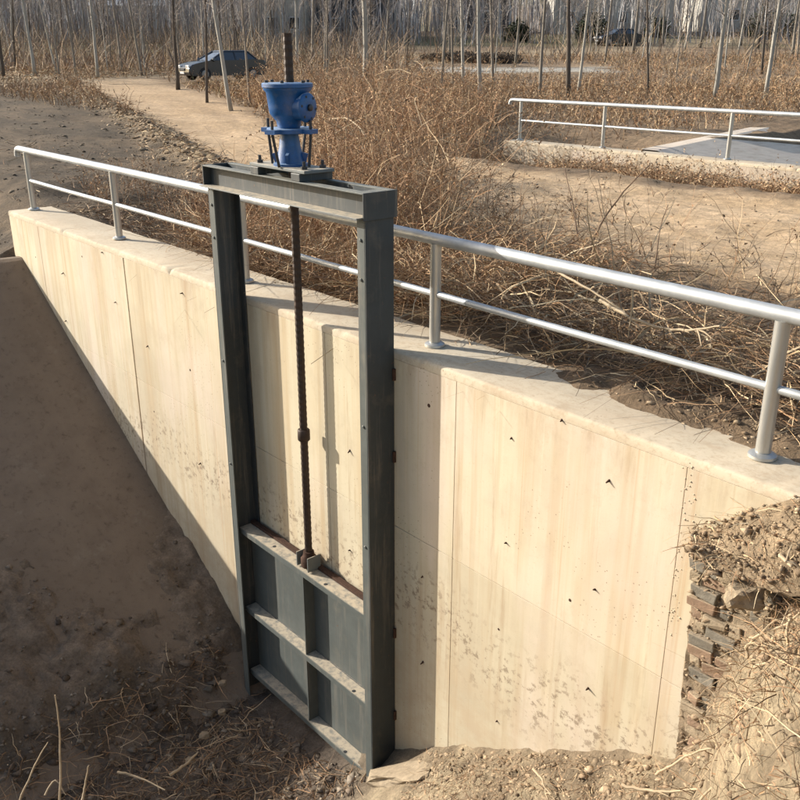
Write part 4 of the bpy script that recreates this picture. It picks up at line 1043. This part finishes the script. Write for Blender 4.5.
# undergrowth: low brown scrub at the wood's foot
n = 15000; y = uni(56, 118, n); x = uni(-.5, .5, n) * y
keep = ~((x > 1.5) & (x < 13.5) & (y > 54) & (y < 66)) & ((x / y < 0) | (y > 70) & (rng.random(n) < .3)); x, y = x[keep], y[keep]; n = len(x)
s = (x - O.x) * D.x + (y - O.y) * D.y; e = (x - O.x) * N.x + (y - O.y) * N.y
P0 = np.stack([x, y, height(s, e)], -1); Dr = rng.normal(size=(n, 3)) * .4; Dr[:, 2] = 1
V1, F1, C1, _ = ribbons(P0, Dr, uni(.5, 2.6, n), uni(.03, .07, n), palette(n, [(.26, .19, .135), (.34, .235, .15), (.20, .155, .125), (.42, .32, .21)]), 3, .3, .1)
stuff('scrub', [(V1, F1, C1)], 'brown leafless scrub between the far saplings', 'scrub', 'bark_v')

# bushes / hedge masses far right
def bush(pos, size, label, seed, pal, name='bush', n=2600, lf=(.08, .2)):
    root = thing(name, label, 'bush', tuple(pos), frame='world')
    r = np.random.default_rng(seed); d = r.normal(size=(n, 3)); d /= np.linalg.norm(d, axis=1, keepdims=True); rad = r.random(n) ** .45
    lump = 1 + .25 * np.sin(d[:, 0] * 5 + seed) * np.cos(d[:, 1] * 4)
    P = d * rad[:, None] * lump[:, None] * np.array(size); P = P[P[:, 2] > -.3 * size[2]]; P[:, 2] += size[2] * .35
    V, F_, Cc = leaves(P, r.uniform(lf[0], lf[1], len(P)), palette(len(P), pal))
    link_mesh('foliage', np_mesh('foliage', V, F_, M['weed'], Cc), root)
    P0 = np.zeros((24, 3)); Dr = r.normal(size=(24, 3)); Dr[:, 2] = np.abs(Dr[:, 2]) + .6
    V, F_, Cc, _ = ribbons(P0, Dr, np.full(24, size[2] * .9), np.full(24, .07), palette(24, DARKB), 3, .2, 0, sides=3)
    link_mesh('branches', np_mesh('branches', V, F_, M['weed'], Cc), root); return root
DG = [(.045, .055, .028), (.03, .038, .02), (.07, .075, .04)]
def gp(px, y, z=None):
    x = (px - 400) / FPX * (y * math.cos(PITCH) + (CAMZ - 3) * math.sin(PITCH)); return Vector((x, y, Hxy(x, y)))
bush(gp(590, 96), (1.6, 1.6, 2.2), 'round dark evergreen bush left of the distant dark car', 21, DG)
bush(gp(770, 104), (3.4, 1.8, 2.2), 'wide dark hedge clump at the upper right corner', 22, DG, n=4000)
bush(gp(655, 106), (1.4, 1.4, 1.6), 'small dark bush right of the distant dark car', 23, DG)
bush(gp(490, 68), (2.6, 1.2, .5), 'low dark brown bramble mound behind the pale distant lane', 24, [(.12, .09, .065), (.16, .115, .08), (.09, .07, .05)], n=9000, lf=(.03, .09))
bush(gp(455, 70), (2.2, 1.2, .45), 'low dark brown bramble mound left end of the distant lane', 25, [(.12, .09, .065), (.16, .115, .08), (.09, .07, .05)], n=9000, lf=(.03, .09))
bush(gp(517, 97), (1.3, 1.2, 1.5), 'dark bush above the pale distant lane', 26, DG)

# ------------------------------------------------------------------ cars
def car(pos, rotz, label, paint, scale=1.0):
    root = thing('parked_car', label, 'car', tuple(pos), frame='world', rotz=rotz)
    # side outline (x forward = front), hatchback/saloon; z up
    low = [(-2.15, .45), (-2.2, .75), (-2.1, .98), (-1.5, 1.02), (-.2, .98), (.9, .96), (1.5, .90), (2.0, .78), (2.18, .62), (2.2, .40), (2.1, .26), (-2.05, .26)]
    def sect(outline, hw, ins):
        mb = MB(); n = len(outline); rings = [(-1, ins), (-.93, 0), (.93, 0), (1, ins)]
        for sgn, q in rings:
            for (x, z) in outline:
                cx, cz = 0, .65; k = 1 - q
                mb.v.append(Vector((cx + (x - cx) * k, hw * sgn, cz + (z - cz) * k)))
        for r in range(3):
            for j in range(n): mb.f.append((r * n + j, r * n + (j + 1) % n, (r + 1) * n + (j + 1) % n, (r + 1) * n + j))
        mb.f.append(tuple(range(n))); mb.f.append(tuple(reversed(range(3 * n, 4 * n)))); return mb
    body = sect(low, .87, .05).build('body', M[paint], root, smoothf=True, bevel=.03)
    def frus(x0, x1, x2, x3, hw0, hw1, z0, z1):
        return MB().add([(x0, -hw0, z0), (x3, -hw0, z0), (x3, hw0, z0), (x0, hw0, z0), (x1, -hw1, z1), (x2, -hw1, z1), (x2, hw1, z1), (x1, hw1, z1)],
            [(0, 3, 2, 1), (4, 5, 6, 7), (0, 1, 5, 4), (1, 2, 6, 5), (2, 3, 7, 6), (3, 0, 4, 7)])
    frus(-1.75, -1.2, .15, 1.02, .80, .62, .96, 1.40).build('glasshouse', M['car_glass'], root, bevel=.03)
    frus(-1.3, -1.15, .08, .22, .66, .60, 1.385, 1.46).build('roof', M[paint], root, bevel=.03)
    for sy in (-1, 1):
        for x0, x1 in ((-1.72, -1.2), (.99, .17), (-.45, -.42)):
            MB().tube([(x0, sy * .795, .97), (x1, sy * .63, 1.41)], .04, 6).build('pillar', M[paint], root)
        MB().lathe([(.06, 0), (.10, .03), (.07, .12)], (.85, sy * .86, 1.02), (0, sy, .1), 10).build('mirror', M[paint], root, smoothf=True)
        MB().box((1.95, sy * .52 - .2, .60), (2.17, sy * .52 + .2, .76)).build('headlight', M['headlight'], root, bevel=.03)
        MB().box((-2.2, sy * .62 - .12, .72), (-2.1, sy * .62 + .12, .92)).build('tail_light', M['rust'], root, bevel=.02)
        for wx in (1.35, -1.35):
            tw = MB().lathe([(.20, -.1), (.31, -.1), (.33, -.06), (.33, .06), (.31, .1), (.20, .1)], (wx, sy * .80, .33), (0, 1, 0), 20).build('wheel', M['tyre'], root, smoothf=True)
            MB().lathe([(.20, 0), (.19, .02), (.05, .035)], (wx, sy * .885, .33), (0, sy, 0), 16).build('rim', M['rim'], tw, smoothf=True)
    MB().box((2.12, -.35, .48), (2.215, .35, .62)).build('grille', M['tyre'], root, bevel=.02)
    MB().box((2.16, -.24, .34), (2.225, .24, .45)).build('number_plate', M['headlight'], root, bevel=.01)
    root.scale = (scale,) * 3
    return root
cz = Hxy(-9.6, 51)
car(Vector((-9.3, 50.5, cz + .05)), math.radians(180 + 36), 'dark grey saloon parked under the saplings at the left of the field', 'car_paint')
p = gp(617, 92); car(p, math.radians(200), 'distant black car beyond the saplings at the upper right', 'black_car')
p = gp(508, 66); 

# ------------------------------------------------------------------ buildings behind the trees
def building(label, x0, x1, y0, dp, h, mat, roof, roofh, wins, name='farm_building'):
    cx = (x0 + x1) / 2; z0 = Hxy(cx, y0); root = thing(name, label, 'building', (cx, y0, z0), frame='world'); hw = (x1 - x0) / 2
    MB().box((-hw, 0, -.6), (hw, dp, h)).build('wall', M[mat], root)
    MB().add([(-hw - .4, -.4, h + .002), (hw + .4, -.4, h + .002), (hw + .4, dp + .4, h + .002), (-hw - .4, dp + .4, h + .002), (-hw - .4, dp / 2, h + roofh), (hw + .4, dp / 2, h + roofh)],
        [(0, 3, 2, 1), (0, 1, 5, 4), (2, 3, 4, 5), (1, 2, 5), (3, 0, 4)]).build('roof', M[roof], root)
    for (wx, wz, ww, wh) in wins:
        f = MB().box((wx - ww / 2, -.06, wz), (wx + ww / 2, -.003, wz + wh)).build('window', M['frame_white'], root)
        MB().box((wx - ww / 2 + .1, -.08, wz + .1), (wx + ww / 2 - .1, -.062, wz + wh - .1)).build('pane', M['window_dark'], f)
    return root
building('long dark grey shed behind the trees right of the blue hoist', -8.5, -.5, 100, 8, 4.0, 'render_grey', 'roof_tile', 1.4, [(-2, 1.2, 1, 1), (1.5, 1.2, 1, 1)])
building('pale plastered house gable behind the trees above the hoist', -13.6, -9.2, 96, 7, 5.0, 'render_pale', 'roof_tile', 1.6, [(-1, 1.2, 1.1, 1.2), (1.1, 1.2, 1.1, 1.2)])
building('long pale farm building behind the distant black car', 17.5, 31, 112, 9, 4.2, 'render_pale', 'roof_tile', 1.8, [(-5, 1.2, 1.2, 1.3), (-2.3, 1.2, 1.2, 1.3), (1, 1.2, 1.2, 1.3), (4, 1.2, 1.2, 1.3)])
building('pale grey shed at the upper right behind the hedge', 36, 52, 118, 9, 4.0, 'render_pale', 'roof_metal', 1.4, [(-4, 1.2, 1.2, 1.3), (0, 1.2, 1.2, 1.3), (4, 1.2, 1.2, 1.3)])
building('low pale-roofed shed far behind the trees at the upper left', -35, -27, 112, 8, 3.0, 'render_pale', 'roof_metal', 1.6, [(-2, 1, 1, 1), (2, 1, 1, 1)])
building('grey house behind the trees above the pale distant lane', 4.5, 13, 115, 8, 3.6, 'render_grey', 'roof_tile', 1.8, [(-2, 1.2, 1, 1.2), (1.5, 1.2, 1, 1.2)])
